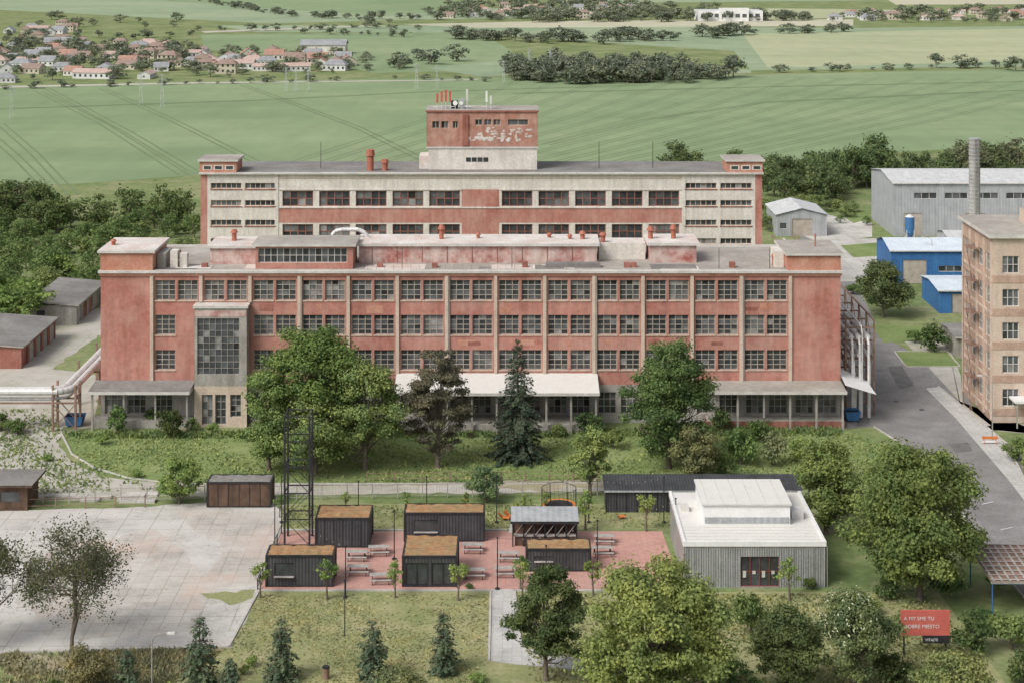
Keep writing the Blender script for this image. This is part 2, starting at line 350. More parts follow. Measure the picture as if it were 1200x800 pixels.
rough_sheet('soil_patch',[(0,766),(268,760),(180,775),(120,788),(0,792)],0.016,M['soil'],0.8)
rough_sheet('soil_patch',[(470,566),(700,560),(720,567),(640,574)],0.018,M['soil'],0.6)
sheet('road',[(985,502),(1024,500),(1075,532),(1110,570),(1150,640),(1200,700),(1600,1000),(1700,760),(1230,590),(1195,530),(1155,500),(1120,440),(1035,395),(1010,345),(985,300),(965,250),(935,250),(940,300),(975,360),(985,440)],0.014,M['asph'])
rough_sheet('asphalt_repair_patch',[(1040,430),(1056,428),(1072,452),(1054,456)],0.018,M['asph2'],0.15,0.6)
rough_sheet('asphalt_repair_patch',[(1112,520),(1134,518),(1140,528),(1120,531)],0.018,M['asph2'],0.15,0.6)
rough_sheet('asphalt_repair_patch',[(1000,462),(1012,460),(1020,498),(1004,500)],0.018,M['asph2'],0.2,0.6)
mbx=MB()
for (x,y) in ((1080,480),(1110,545),(1050,470)):
    gx,gy=G(x,y); mbx.cyl((gx,gy,0.0),(gx,gy,0.024),0.35,0.35,14,M['black'])
mbx.build('manhole_covers')
sheet('concrete_apron',[(1130,500),(1126,440),(1110,400),(1060,400),(1125,470),(1170,505),(1230,510),(1230,495)],0.020,M['slab2'])
sheet('concrete_apron',[(893,290),(1000,280),(1200,277),(1500,277),(1500,310),(1040,315),(1000,330),(900,330)],0.024,M['slab'])
sheet('concrete_apron',[(910,262),(960,285),(1022,278),(1022,262),(985,255),(935,245)],0.034,M['slab'])
sheet('lawn',[(1048,412),(1110,412),(1125,430),(1062,430)],0.03,M['lawn2'])
sheet('lawn',[(1020,380),(1080,382),(1090,398),(1035,402)],0.03,M['lawn2'])
sheet('lawn',[(985,252),(1020,245),(1022,256),(1000,262)],0.044,M['lawn2'])
sheet('lawn',[(985,288),(1035,284),(1040,300),(1000,302)],0.034,M['lawn2'])
sheet('sidewalk',[(1085,455),(1100,453),(1180,520),(1205,570),(1230,600),(1215,605),(1180,560),(1120,490)],0.03,M['path'])
def kerb(pts,name='kerb'):
    mb=MB(); P=[Vector((*G(x,y),0)) for x,y in pts]
    for i in range(len(P)-1):
        d=(P[i+1]-P[i]).normalized(); n=Vector((-d.y,d.x,0))*0.09
        a,b,c,e=P[i]-n,P[i]+n,P[i+1]+n,P[i+1]-n; up=Vector((0,0,0.13))
        mb.poly([a+up,b+up,c+up,e+up],M['kerb']); mb.poly([a,e,e+up,a+up],M['kerb']); mb.poly([b,c,c+up,b+up],M['kerb'])
        mb.poly([a,b,b+up,a+up],M['kerb']); mb.poly([e,c,c+up,e+up],M['kerb'])
    mb.build(name)
kerb([(72,508),(84,532),(110,548),(150,560),(205,567),(470,567),(716,566)])
kerb([(1024,500),(1075,532),(1110,570),(1150,640),(1200,700)])
kerb([(303,693),(268,758),(0,765)]); kerb([(304,692),(575,692)]); kerb([(602,692),(790,692)]); kerb([(330,621),(594,621)])
kerb([(575,692),(573,774)]); kerb([(603,692),(611,760),(700,779)]); kerb([(1048,412),(1110,412),(1125,430),(1062,430),(1048,412)])
kerb([(1100,453),(1180,520),(1205,570),(1230,600)])
for (x,y) in ((1130,560),(1150,590),(1172,620)):
    sheet('road_marking',[(x,y),(x+14,y-3),(x+15,y-2.4),(x+1,y+0.6)],0.022,M['line'])

# ------------------------------------------------------------ front factory building
Y1=201.1; s1=F/Y1
def X1(px): return (px-600)/s1
A=Asm('factory_building')
xL,xR=X1(118),X1(985); DB=16.0; zt=18.1
fr=(0,Y1,1,0,0,-1)
bays=[X1(178)+i*(X1(926)-X1(178))/13 for i in range(14)]
rows=[(14.75,17.2),(10.6,13.0),(6.4,8.8)]
ops=[];win=[]
orx0,orx1=X1(231),X1(292)
for i in range(13):
    b0,b1=bays[i],bays[i+1]; w=b1-b0; 
    for k in (0,1):
        a=b0+0.40+k*(w-0.5)/2; b=a+(w-0.80)/2-0.13
        for (c,e) in rows:
            if b>orx0 and a<orx1 and e<14: continue
            ops.append((a,b,c,e)); win.append((a,b,c,e))
gops=[]
for i in range(15):
    b0=xL+i*(xR-xL)/15
    for k in (0,1):
        a=b0+0.5+k*2.75; b=a+2.2
        if b>orx0-0.3 and a<orx1+0.3: continue
        gops.append((a,b,1.1,3.7))
A['walls'].wall(fr,xL,xR,4.6,zt,ops,M['brick'],0.28)
A['walls'].wall(fr,xL,xR,0,4.6,gops,M['conc'],0.3)
for (a,b,c,e) in win: window(A['window_glass'],A['window_frames'],fr,a,b,c,e,3,4,0.28,M['wframe'],0.085)
for (a,b,c,e) in gops: window(A['window_glass'],A['window_frames'],fr,a,b,c,e,3,3,0.3,M['wframe'],0.08,['g1','g1','g2','g3'])
for (a,b,c,e) in win: A['sills'].fbox(fr,a-0.05,b+0.05,c-0.12,c-0.002,-0.1,0.05,M['pil'])
for x in bays:
    if orx0<x<orx1+0.3: A['pilasters'].fbox(fr,x-0.2,x+0.2,14.6,17.9,-0.22,0.02,M['pil'])
    else: A['pilasters'].fbox(fr,x-0.2,x+0.2,4.6,17.9,-0.22,0.02,M['pil'])
for i in (3,6,9,12):
    A['drainpipes'].cyl((bays[i]+0.32,Y1-0.14,4.6),(bays[i]+0.32,Y1-0.14,17.8),0.07,0.07,6,M['conc'])
A['cornice'].fbox(fr,xL-0.25,xR+0.25,zt,zt+0.28,-0.45,0.4,M['cap'])
A['cornice'].fbox(fr,xL-0.12,xR+0.12,17.75,zt-0.002,-0.24,0.0,M['brick2'])
for i in range(26):
    k=random.randrange(13); z=random.choice([13.1,9.0]); a=bays[k]+0.35+random.random()*2.5
    A['plaster_patches'].fbox(fr,a,a+random.uniform(0.5,2.2),z+0.1+random.random()*0.4,z+0.7+random.random()*0.6,-0.012-0.0006*i,-0.001,random.choice([M['brick2'],M['brick'],M['brick2'],M['brickdk']]))
for (ox,nx) in ((xL,-1),(xR,1)):
    frs=(ox,Y1,0,1,nx,0); so=[]
    for k in range(2):
        for (c,e) in rows: so.append((4+k*5,6.4+k*5,c,e))
    A['walls'].wall(frs,0,DB,0,zt,so,M['brick'],0.28)
    for (a,b,c,e) in so: window(A['window_glass'],A['window_frames'],frs,a,b,c,e,3,4,0.28,M['wframe'],0.085)
frb=(0,Y1+DB,1,0,0,1)
A['walls'].wall(frb,xL,xR,0,zt,win,M['brick'],0.28)
for (a,b,c,e) in win[::1]: A['window_glass'].fq(frb,a,b,c,e,0.28,M['g1'])
A['roof'].box(xL+0.02,xR-0.02,Y1+0.42,Y1+DB-0.02,zt-0.3,zt+0.12,M['roof'])
A['roof'].box(xL-0.1,xR+0.1,Y1+DB-0.02,Y1+DB+0.3,zt-0.3,zt+0.35,M['cap'])
A['roof'].box(xL-0.2,xL+0.2,Y1+0.41,Y1+DB-0.03,zt-0.1,zt+0.3,M['cap']); A['roof'].box(xR-0.2,xR+0.2,Y1+0.41,Y1+DB-0.03,zt-0.1,zt+0.3,M['cap'])
def roofbox(part,x0,x1,y0,y1,z0,z1,wm,rm,ov=0.3,th=0.3):
    A[part].box(x0,x1,y0,y1,z0,z1,wm); A[part].box(x0-ov,x1+ov,y0-ov,y1+ov,z1,z1+th,M['cap'],rm)
roofbox('stair_heads',xL-0.03,X1(179),Y1-0.05,Y1+8.2,zt+0.29,20.5,M['brick2'],M['rooflt'])
roofbox('stair_heads',X1(923),xR+0.03,Y1-0.05,Y1+8.2,zt+0.29,20.2,M['brick2'],M['roof'])
A['stair_heads'].box(X1(912),X1(922.5),Y1+2.5,Y1+6,zt+0.12,20.2,M['cream'])
A['stair_heads'].box(X1(180),X1(190),Y1+2,Y1+6,zt+0.12,20.0,M['conc'])
px0,px1=X1(297),X1(412)
frp=(0,Y1+1.6,1,0,0,-1)
A['rooftop_rooms'].wall(frp,px0,px1,zt+0.12,21.0,[(px0+0.3,px1-0.7,18.95,20.75)],M['brick'],0.25)
window(A['window_glass'],A['window_frames'],frp,px0+0.3,px1-0.7,18.95,20.75,14,2,0.25,M['wframelt'],0.07,['g1','g1','g2','g1','g3'])
A['rooftop_rooms'].box(px0,px1,Y1+1.95,Y1+7,zt+0.1,20.98,M['brick']); 
A['rooftop_rooms'].poly([(px0,Y1+1.6,18.2),(px0,Y1+1.95,18.2),(px0,Y1+1.95,21),(px0,Y1+1.6,21)],M['brick'])
A['rooftop_rooms'].poly([(px1,Y1+1.6,18.2),(px1,Y1+1.95,18.2),(px1,Y1+1.95,21),(px1,Y1+1.6,21)],M['brick'])
A['rooftop_rooms'].box(px0-0.4,px1+0.4,Y1+1.2,Y1+7.3,21.0,21.3,M['cap'],M['roof'])
roofbox('rooftop_rooms',X1(238),px0-0.41,Y1+4.6,Y1+10.5,zt+0.1,20.2,M['peel'],M['rooflt'])
roofbox('rooftop_rooms',px1+0.41,X1(702),Y1+5.2,Y1+11,zt+0.1,20.35,M['peel'],M['rooflt'],0.35,0.35)
A['rooftop_rooms'].box(X1(702)+0.36,X1(762),Y1+7.5,Y1+11,zt+0.1,20.3,M['cream'],M['rooflt'])
roofbox('rooftop_rooms',X1(762)+0.4,X1(822),Y1+5.4,Y1+11,zt+0.1,20.4,M['peel'],M['rooflt'],0.35,0.35)
for x in np.arange(px1+2,X1(695),3.1): A['rooftop_rooms'].box(x,x+0.1,Y1+5.15,Y1+5.2,18.3,20.3,M['brickdk'])
A['rooftop_rooms'].box(X1(640),X1(705),Y1+2.2,Y1+3.4,zt+0.12,18.75,M['roofdk'])
for k in range(14):
    x=random.uniform(xL+8,xR-16); A['roof_patches'].box(x,x+random.uniform(2,7),Y1+1.0+random.random(),Y1+2.6+random.random()*2,zt+0.12,zt+0.135+0.004*k,random.choice([M['roofdk'],M['roof'],M['rooflt']]))
for (px,dy,h,r) in ((517,8,2.2,0.28),(790,8,2.2,0.3),(763,8,2.0,0.3),(683,8,1.4,0.3),(707,8,1.2,0.3),(644,9,1.0,0.22),(668,8,1.0,0.22),(273,8,1.6,0.3),(213,5,1.8,0.3),(141,3.5,1.0,0.25),(902,4,1.5,0.2),(950,4,1.6,0.1),(560,8.5,1.1,0.22)):
    x=X1(px)*1.035; zb=20.3 if dy>6 else (zt if 190<px<910 else 20.5)
    A['roof_vents'].cyl((x,Y1+dy,zb),(x,Y1+dy,zb+h*0.75),r,r,8,M['vent']); A['roof_vents'].cyl((x,Y1+dy,zb+h*0.75),(x,Y1+dy,zb+h),r*1.7,r*0.9,8,M['vent'])
pts=[(X1(380),Y1+9,21.0),(X1(384),Y1+9,21.5),(X1(392),Y1+9,21.7),(X1(412),Y1+9,21.7),(X1(420),Y1+9,21.3),(X1(424),Y1+9,20.6)]
A['roof_ducts'].tube(pts,0.26,M['steel'],12)
A['roof_ducts'].cyl((X1(195),Y1+3,19),(X1(215),Y1+3,19),0.35,0.35,10,M['steel'])
for px in (207,470,600,845,905): A['roof_masts'].cyl((X1(px),Y1+2,zt),(X1(px),Y1+2,zt+2.6),0.04,0.03,5,M['black'])
for px in (195,206): A['roof_ducts'].box(X1(px),X1(px)+0.9,Y1+2.2,Y1+3.4,zt+0.12,zt+1.2+random.random(),M['cream'])
for px in (232,440,505,612,733,741,858): A['roof_ducts'].box(X1(px),X1(px)+0.7,Y1+2.2,Y1+3.0,zt+0.12,zt+0.6+random.random()*0.4,M['brickdk'])
for i in range(26):
    x=X1(430)+i*1.05; A['roof_railing'].cyl((x,Y1+0.9,zt+0.1),(x,Y1+0.9,zt+0.75),0.025,0.025,4,M['rust'],cap=False)
oy=Y1-1.8; fo=(0,oy,1,0,0,-1)
A['stair_bay'].wall(fo,orx0,orx1,4.9,14.2,[(orx0+0.35,orx1-0.9,6.3,13.0)],M['conc'],0.2)
window(A['window_glass'],A['window_frames'],fo,orx0+0.35,orx1-0.9,6.3,13.0,7,9,0.2,M['conc'],0.05,['g1','g2','g1','g2','g1'])
A['stair_bay'].box(orx0,orx1,oy+0.32,Y1-0.01,4.9,14.19,M['conc'])
A['stair_bay'].box(orx0,orx0+0.02,oy,oy+0.33,4.9,14.18,M['conc']); A['stair_bay'].box(orx1-0.02,orx1,oy,oy+0.33,4.9,14.18,M['conc'])
A['stair_bay'].box(orx0-0.15,orx1+0.15,oy-0.15,Y1-0.01,14.2,14.5,M['cap'],M['rooflt'])
A['stair_bay'].fbox(fo,orx0+0.1,orx1-0.1,13.2,13.9,-0.03,-0.001,M['peel'])
A['stair_bay'].wall(fo,orx0,orx1,0,4.9,[(orx0+0.9,orx0+2.2,0.3,3.9),(orx0+2.5,orx0+3.8,0.3,3.9),(orx0+4.3,orx0+5.6,1.2,3.9)],M['pil'],0.3)
for (a,b) in ((0.9,2.2),(2.5,3.8),(4.3,5.6)): window(A['window_glass'],A['window_frames'],fo,orx0+a,orx0+b,0.3 if a<4 else 1.2,3.9,2,4,0.3,M['conc'],0.07,['g1','g2'])
def canopy(xa,xb,dep,zb,zf,mat,n):
    y0=Y1-dep
    A['canopies'].poly([(xa,y0,zf),(xb,y0,zf),(xb,Y1-0.01,zb),(xa,Y1-0.01,zb)],mat)
    A['canopies'].poly([(xa,y0,zf-0.25),(xb,y0,zf-0.25),(xb,Y1-0.01,zb-0.25),(xa,Y1-0.01,zb-0.25)],M['conc'])
    A['canopies'].box(xa,xb,y0-0.06,y0,zf-0.3,zf+0.03,M['cap'])
    A['canopies'].box(xa-0.05,xa,y0,Y1-0.02,zf-0.28,zf,M['cap']); A['canopies'].box(xb,xb+0.05,y0,Y1-0.02,zf-0.28,zf,M['cap'])
    for i in range(n):
        x=xa+0.4+i*(xb-xa-0.8)/(n-1); A['canopy_posts'].box(x-0.11,x+0.11,y0+0.5,y0+0.72,0,zf-0.26,M['conc'])
canopy(X1(112),orx0-0.2,3.8,5.15,4.75,M['roofdk'],4)
canopy(X1(465),X1(700),5.2,6.0,5.0,M['whiteroof'],9)
canopy(X1(826),xR,3.9,5.1,4.8,M['roof'],6)
A['canopies'].poly([(xR+0.1,Y1-2.5,5.2),(xR+3.8,Y1-2.5,4.1),(xR+3.8,Y1+3,4.3),(xR+0.1,Y1+3,6.0)],M['white'])
A['loading_dock'].box(X1(465),X1(700),Y1-4.2,Y1-0.02,0,1.0,M['conc'])
A['loading_dock'].box(X1(112),orx0-0.3,Y1-2.2,Y1-0.02,0,0.9,M['conc'])
A['loading_dock'].box(X1(826),xR,Y1-2.4,Y1-0.02,0,0.9,M['brickdk'],M['conc'])
for k in range(5): A['loading_dock'].box(orx1+0.5,orx1+3.5,Y1-0.4-0.3*k,Y1-0.1-0.3*k-0.002,0,0.9-0.17*k,M['conc'])
A.build()

# ------------------------------------------------------------ rear factory building
Y2=270.8; s2=F/Y2
def X2(px): return (px-600)/s2
A=Asm('factory_building'); f2=(0,Y2,1,0,0,-1)
zr=19.95
def W2(a,b,c,e,ops,m):
    A['walls'].wall(f2,X2(a),X2(b),c,e,ops,m,0.3)
W2(235,243,0,zr,[],M['brick']); W2(885,893,0,zr,[],M['brick'])
for (a,b) in ((243,327),(799,885)):
    ops=[]
    for zc in (18.0,15.2,12.0,9.0,6.0,3.0):
        o=(X2(a+4),X2(b-4),zc-0.45,zc+0.5); 
        mid=(o[0]+o[1])/2
        for q in ((o[0],mid-0.3,o[2],o[3]),(mid+0.3,o[1],o[2],o[3])):
            ops.append(q); window(A['window_glass'],A['window_frames'],f2,*q,6,1,0.3,M['pil'],0.1,['g1','g1','g2'])
            A['walls'].fbox(f2,q[0]-0.1,q[1]+0.1,q[2]-0.18,q[2]-0.01,-0.1,0,M['brickdk'])
    W2(a,b,0,zr,ops,M['cream'])
zA,zB=17.45,14.55
def band(c,e):
    ops=[]
    xs=[331,374,417,460,503]+[588,631,674,717,760]
    for x in xs:
        o=(X2(x),X2(x+36),c,e); ops.append(o); window(A['window_glass'],A['window_frames'],f2,*o,4,2,0.3,M['brickdk'],0.13,['g1','g2','g1','g3'])
    return ops
o1=band(14.7,17.2)
W2(327,541,zB,zA,[o for o in o1 if o[1]<=X2(541)],M['cream']); W2(541,585,zB,zA,[],M['brick']); W2(585,799,zB,zA,[o for o in o1 if o[0]>X2(585)],M['cream'])
W2(327,799,zA,zr,[],M['cream'])
W2(327,799,12.0,zB,[],M['brick'])
o2=band(9.4,11.8); W2(327,541,9.2,12.0,[o for o in o2 if o[1]<=X2(541)],M['cream']); W2(541,585,9.2,12.0,[],M['brick']); W2(585,799,9.2,12.0,[o for o in o2 if o[0]>X2(585)],M['cream'])
W2(327,799,6.5,9.2,[],M['brick'])
o3=band(4.2,6.3); W2(327,799,0,6.5,o3,M['cream'])
A['window_band_frame'].fbox(f2,X2(327),X2(541),zA-0.12,zA+0.1,-0.12,0,M['cream']); A['window_band_frame'].fbox(f2,X2(585),X2(799),zA-0.12,zA+0.1,-0.12,0,M['cream'])
A['window_band_frame'].fbox(f2,X2(327),X2(799),zB-0.15,zB+0.06,-0.12,0,M['cream'])
A['window_band_frame'].fbox(f2,X2(327),X2(799),zr-0.7,zr-0.5,-0.08,0,M['pil'])
for x in (322,799): A['window_band_frame'].fbox(f2,X2(x),X2(x)+0.6,0,zr,-0.1,0,M['cream'])
A['walls'].wall((X2(235),Y2,0,1,-1,0),0,14,0,zr,[],M['brick']); A['walls'].wall((X2(893),Y2,0,1,1,0),0,14,0,zr,[],M['brick']); A['walls'].wall((0,Y2+14,1,0,0,1),X2(235),X2(893),0,zr,[],M['brick'])
A['cornice'].fbox(f2,X2(235)-0.2,X2(893)+0.2,zr,zr+0.25,-0.5,0.3,M['cap'])
A['roof'].box(X2(235),X2(893),Y2+0.31,Y2+14.2,zr-0.2,zr+0.15,M['roofdk'])
def rb(x0,x1,y0,y1,z0,z1,wm,rm,part='stair_heads'):
    A[part].box(x0,x1,y0,y1,z0,z1,wm); A[part].box(x0-0.3,x1+0.3,y0-0.3,y1+0.3,z1,z1+0.3,M['cap'],rm)
for (a,b) in ((234,277),(852,894)):
    x0,x1=X2(a),X2(b); rb(x0-0.02,x1,Y2-0.02,Y2+6,zr+0.26,22.0,M['brick2'],M['roof'])
    for k in range(3): A['stair_heads'].fbox(f2,x0+0.5+k*1.8,x0+2.0+k*1.8,20.6,21.4,-0.05,0.0,M['cream']); 
    for k in range(3): A['stair_heads'].fbox(f2,x0+0.7+k*1.8,x0+1.8+k*1.8,20.75,21.25,-0.08,-0.051,M['g1'])
Yt=Y2+4; ft=(0,Yt,1,0,0,-1); tx0,tx1=XX(500,Yt),XX(630,Yt)
tops=[(tx0+0.9+i*1.5,tx0+2.1+i*1.5,26.9,28.1) for i in range(2)]+[(tx0+4.3,tx0+5.2,26.9,28.1)]+[(tx0+8+i*1.5,tx0+9.2+i*1.5,27.4,28.4) for i in range(3)]+[(tx0+13.4,tx0+16.8,27.4,28.4)]
A['tower'].wall(ft,tx0,tx1,23.9,29.6,tops,M['murbrick'],0.25)
for o in tops: window(A['window_glass'],A['window_frames'],ft,*o,2,1,0.25,M['pil'],0.08,['g1','g2'])
A['tower'].box(tx0,tx1,Yt+0.4,Yt+8,23.9,29.59,M['brickdk']); A['tower'].box(tx0,tx0+0.02,Yt,Yt+0.41,23.9,29.58,M['brickdk']); A['tower'].box(tx1-0.02,tx1,Yt,Yt+0.41,23.9,29.58,M['brickdk'])
A['tower'].box(XX(542,Yt),XX(549,Yt),Yt-0.2,Yt,24.1,29.2,M['brickdk'])
A['tower'].box(tx0-0.2,tx1+0.2,Yt-0.2,Yt+8.2,29.6,29.9,M['brickdk'],M['roof'])
A['tower'].box(tx0-0.05,tx1+0.05,Yt-0.05,Yt+8.1,23.6,23.89,M['cap'])
A['tower'].box(tx0+0.3,tx1-0.1,Yt+0.1,Yt+7.9,zr+0.15,23.59,M['cream'])
A['tower'].box(tx0-1.3,tx0+0.29,Yt+1,Yt+6,zr+0.15,22.2,M['rooflt'])
for i in range(4): A['tower'].fbox(ft,tx0+6.5+i*0.95,tx0+7.3+i*0.95,21.4,22.1,-0.1+0.15,0.12,M['g1'])
mur=A['mural_remnants']
def blob(u,z,rx,rz,dd):
    n=13; mur.poly([mur.P(ft,u+rx*math.cos(6.283*i/n)*random.uniform(0.45,1.2),z+rz*math.sin(6.283*i/n)*random.uniform(0.45,1.2),-dd) for i in range(n)],M['rooflt'])
for i in range(60):
    u=tx0+random.uniform(6.8,17.2); z=random.choice([25.0,25.3,25.6,26.0]) if random.random()<0.7 else random.uniform(26.3,27.1)
    blob(u,z,random.uniform(0.12,0.6),random.uniform(0.1,0.38),0.004+i*0.001)
for (px,h,c) in ((512,2.6,'red'),(517,3.0,'red'),(522,3.2,'red'),(527,3.0,'red'),(570,3.0,'white'),(575,2.2,'steel'),(547,3.3,'steel')):
    x=XX(px,Yt); A['antennas'].cyl((x,Yt+2,29.9),(x,Yt+2,29.9+h),0.06,0.06,6,M['steel'])
    A['antennas'].box(x-0.16,x+0.16,Yt+1.7,Yt+1.9,29.9+h*0.4,29.9+h,M[c])
    A['antennas'].cyl((x-0.8,Yt+2,30.3),(x+0.8,Yt+2,30.3),0.05,0.05,5,M['steel'])
for (px,r) in ((533,0.4),(540,0.3)): 
    x=XX(px,Yt); A['antennas'].cyl((x,Yt+2,30.9),(x,Yt+1.7,30.9),r,r,12,M['white']); A['antennas'].cyl((x,Yt+2,29.9),(x,Yt+2,31),0.06,0.06,6,M['steel'])
A['antennas'].box(XX(528,Yt),XX(536,Yt),Yt+2.5,Yt+3.5,29.9,31.2,M['black']); A['antennas'].box(XX(538,Yt),XX(544,Yt),Yt+2.5,Yt+3.5,29.9,31.5,M['hallgrey'])
for (px,h,r) in ((434,3.6,0.7),(451,2.0,0.6)):
    x=XX(px,Y2+3); A['roof_vents'].cyl((x,Y2+3,zr),(x,Y2+3,zr+h*0.7),r*0.8,r*0.8,10,M['vent']); A['roof_vents'].cyl((x,Y2+3,zr+h*0.72),(x,Y2+3,zr+h),r*1.1,r*0.9,10,M['vent'])
for px in (376,702,765,600): 
    x=XX(px,Y2+6); A['roof_masts'].cyl((x,Y2+6,zr),(x,Y2+6,zr+4.5),0.06,0.04,5,M['black'])
A.build()

# ------------------------------------------------------------ right tan office building
A=Asm('office_building'); xo=58.07; yo=201.1; dep=13.4; zh=22.3
fw=(xo,yo,0,1,-1,0); ff=(xo,yo,1,0,0,-1)
ow=[];of=[]
for k in range(5):
    z0=2.0+k*4.0
    for i in range(4): ow.append((1.0+i*3.1,3.1+i*3.1,z0,z0+2.1))
    for i in range(8): of.append((1.2+i*3.0,3.2+i*3.0,z0,z0+2.1))
A['walls'].wall(fw,0,dep,0,zh,ow,M['tanbrick'],0.2); A['walls'].wall(ff,0,26,0,zh,of,M['tan'],0.2)
for o in ow: window(A['window_glass'],A['window_frames'],fw,*o,3,2,0.2,M['wframelt'],0.08,['g1','g2','g3'])
for o in of: window(A['window_glass'],A['window_frames'],ff,*o,3,2,0.2,M['wframelt'],0.08,['g1','g2','g3'])
for i in range(5): A['facade_fins'].fbox(fw,0.1+i*3.12,0.55+i*3.12,0.3,zh-0.6,-0.18,0,M['tan'])
for k in range(5): A['facade_fins'].fbox(fw,0,dep,0.95+k*4,1.25+k*4,-0.12,-0.001,M['tan']); A['facade_fins'].fbox(ff,0,26,0.85+k*4,1.75+k*4,-0.05,-0.001,M['tanbrick'])
A['walls'].wall((0,yo+dep,1,0,0,1),xo,xo+26,0,zh,[],M['tan']); A['walls'].wall((xo+26,yo,0,1,1,0),0,dep,0,zh,[],M['tanbrick'])
A['roof'].box(xo-0.5,xo+26.5,yo-0.5,yo+dep+0.5,zh,zh+0.45,M['cap'],M['roof'])
A['roof'].box(xo+6,xo+14,yo+3,yo+9,zh+0.45,zh+2.2,M['tan'],M['roof'])
for k in range(1,6):
    z=k*4.0; A['fire_escape'].box(xo-1.3,xo-0.2,yo+5.2,yo+8.2,z-0.06,z,M['rust'])
    for yy in (5.2,8.2): A['fire_escape'].cyl((xo-1.3,yo+yy,z),(xo-1.3,yo+yy,z+1.1),0.04,0.04,4,M['rust'])
    A['fire_escape'].cyl((xo-1.3,yo+5.2,z+1.1),(xo-1.3,yo+8.2,z+1.1),0.04,0.04,4,M['rust'])
    A['fire_escape'].cyl((xo-1.0,yo+5.4,z-4),(xo-1.0,yo+8.0,z),0.07,0.07,4,M['rust'])
for yy in (5.2,8.2): A['fire_escape'].cyl((xo-1.3,yo+yy,0),(xo-1.3,yo+yy,21),0.05,0.05,4,M['rust'])
A['fire_escape'].cyl((xo-0.3,yo+1,0.5),(xo-0.3,yo+1,22),0.05,0.05,5,M['conc'])
A['entrance'].box(xo+2,xo+6,yo-2.5,yo,3.0,3.25,M['white']); A['entrance'].box(xo+2.2,xo+2.35,yo-2.4,yo-2.25,0,3.0,M['conc']); A['entrance'].box(xo+5.6,xo+5.75,yo-2.4,yo-2.25,0,3.0,M['conc'])
A.build()

# ------------------------------------------------------------ rear-right buildings
def gable(name,x0,x1,y0,y1,h,rise,wm,rm,axis='x',wins=None,doors=None,ov=0.3):
    A=Asm(name); w=A['walls']
    f=(0,y0,1,0,0,-1); ops=[(x0+a,x0+b,c,e) for a,b,c,e in (wins or [])+(doors or [])]
    w.wall(f,x0,x1,0,h,ops,wm,0.15)
    for (a,b,c,e) in (wins or []): window(A['windows'],A['window_frames'],f,x0+a,x0+b,c,e,max(1,int((b-a)/1.2)),1,0.15,M['wframelt'],0.07,['g1','g2'])
    for (a,b,c,e) in (doors or []): A['doors'].fq(f,x0+a,x0+b,c,e,0.14,M['wframe'])
    w.wall((0,y1,1,0,0,1),x0,x1,0,h,[],wm); 
    w.wall((x0,y0,0,1,-1,0),0,y1-y0,0,h,[],wm); w.wall((x1,y0,0,1,1,0),0,y1-y0,0,h,[],wm)
    r=A['roof']; t=0.12
    if axis=='x':
        ym=(y0+y1)/2
        for dz,m in ((0,rm),(-t,wm)):
            r.poly([(x0-ov,y0-ov,h+dz),(x1+ov,y0-ov,h+dz),(x1+ov,ym,h+rise+dz),(x0-ov,ym,h+rise+dz)],m); r.poly([(x0-ov,ym,h+rise+dz),(x1+ov,ym,h+rise+dz),(x1+ov,y1+ov,h+dz),(x0-ov,y1+ov,h+dz)],m)
        for x in (x0,x1): w.poly([(x,y0,h),(x,y1,h),(x,ym,h+rise-t)],wm)
        r.box(x0-ov,x1+ov,y0-ov-0.12,y0-ov,h-0.15,h+0.02,M['cap'])
    else:
        xm=(x0+x1)/2
        for dz,m in ((0,rm),(-t,wm)):
            r.poly([(x0-ov,y0-ov,h+dz),(x0-ov,y1+ov,h+dz),(xm,y1+ov,h+rise+dz),(xm,y0-ov,h+rise+dz)],m); r.poly([(xm,y0-ov,h+rise+dz),(xm,y1+ov,h+rise+dz),(x1+ov,y1+ov,h+dz),(x1+ov,y0-ov,h+dz)],m)
        for y in (y0,y1): w.poly([(x0,y,h),(x1,y,h),(xm,y,h+rise-t)],wm)
    return A.build()
xw=74.5
gable('warehouse',xw,xw+44,325,345,10.4,1.2,M['hallgrey'],M['hallroof'],'x',wins=[(4+i*6,8.5+i*6,7.3,8.5) for i in range(6)],doors=[(2,5.5,0,4.5),(14,18,0,4.5)])
gable('storage_shed',51.7,61.5,325,338,4.2,1.3,M['hallgrey'],M['hallroof'],'y',doors=[(3,7,0,3.4)],wins=[(0.6,2,1.4,2.6)])
gable('blue_workshop',64,77.5,281,292,5.6,1.2,M['blue'],M['bluelt'],'x',doors=[(2,6,0,4)],wins=[(8,12,2,3)])
gable('blue_workshop',66.5,85,259,270,3.6,0.6,M['blue'],M['bluelt'],'x',doors=[(2,5,0,3)])
gable('low_garage',62,72,232,240,2.9,0.4,M['conc'],M['roofdk'],'x',doors=[(1,4,0,2.4),(5,8,0,2.4)])
gable('storage_shed',79,92,300,309,4,0.8,M['hallgrey'],M['hallroof'],'x',doors=[(2,5,0,3)])
A=Asm('factory_chimney'); xc,yc=XX(1142,300),300
A['stack'].cyl((xc,yc,0),(xc,yc,22.0),1.0,0.95,20,M['conc'])
for z in np.arange(1,22,0.7): A['rings'].cyl((xc,yc,z),(xc,yc,z+0.2),1.04,1.04,20,M['hallgrey'])
for k in (-0.3,0.3): A['ladder'].cyl((xc+k,yc-1.3,0),(xc+k,yc-1.3,22.3),0.05,0.05,4,M['conc'])
for z in np.arange(0.5,22,0.8): A['ladder'].cyl((xc-0.3,yc-1.3,z),(xc+0.3,yc-1.3,z),0.04,0.04,4,M['conc'])
A.build()
A=Asm('blue_silo'); xs_,ys_=G(1066,285)
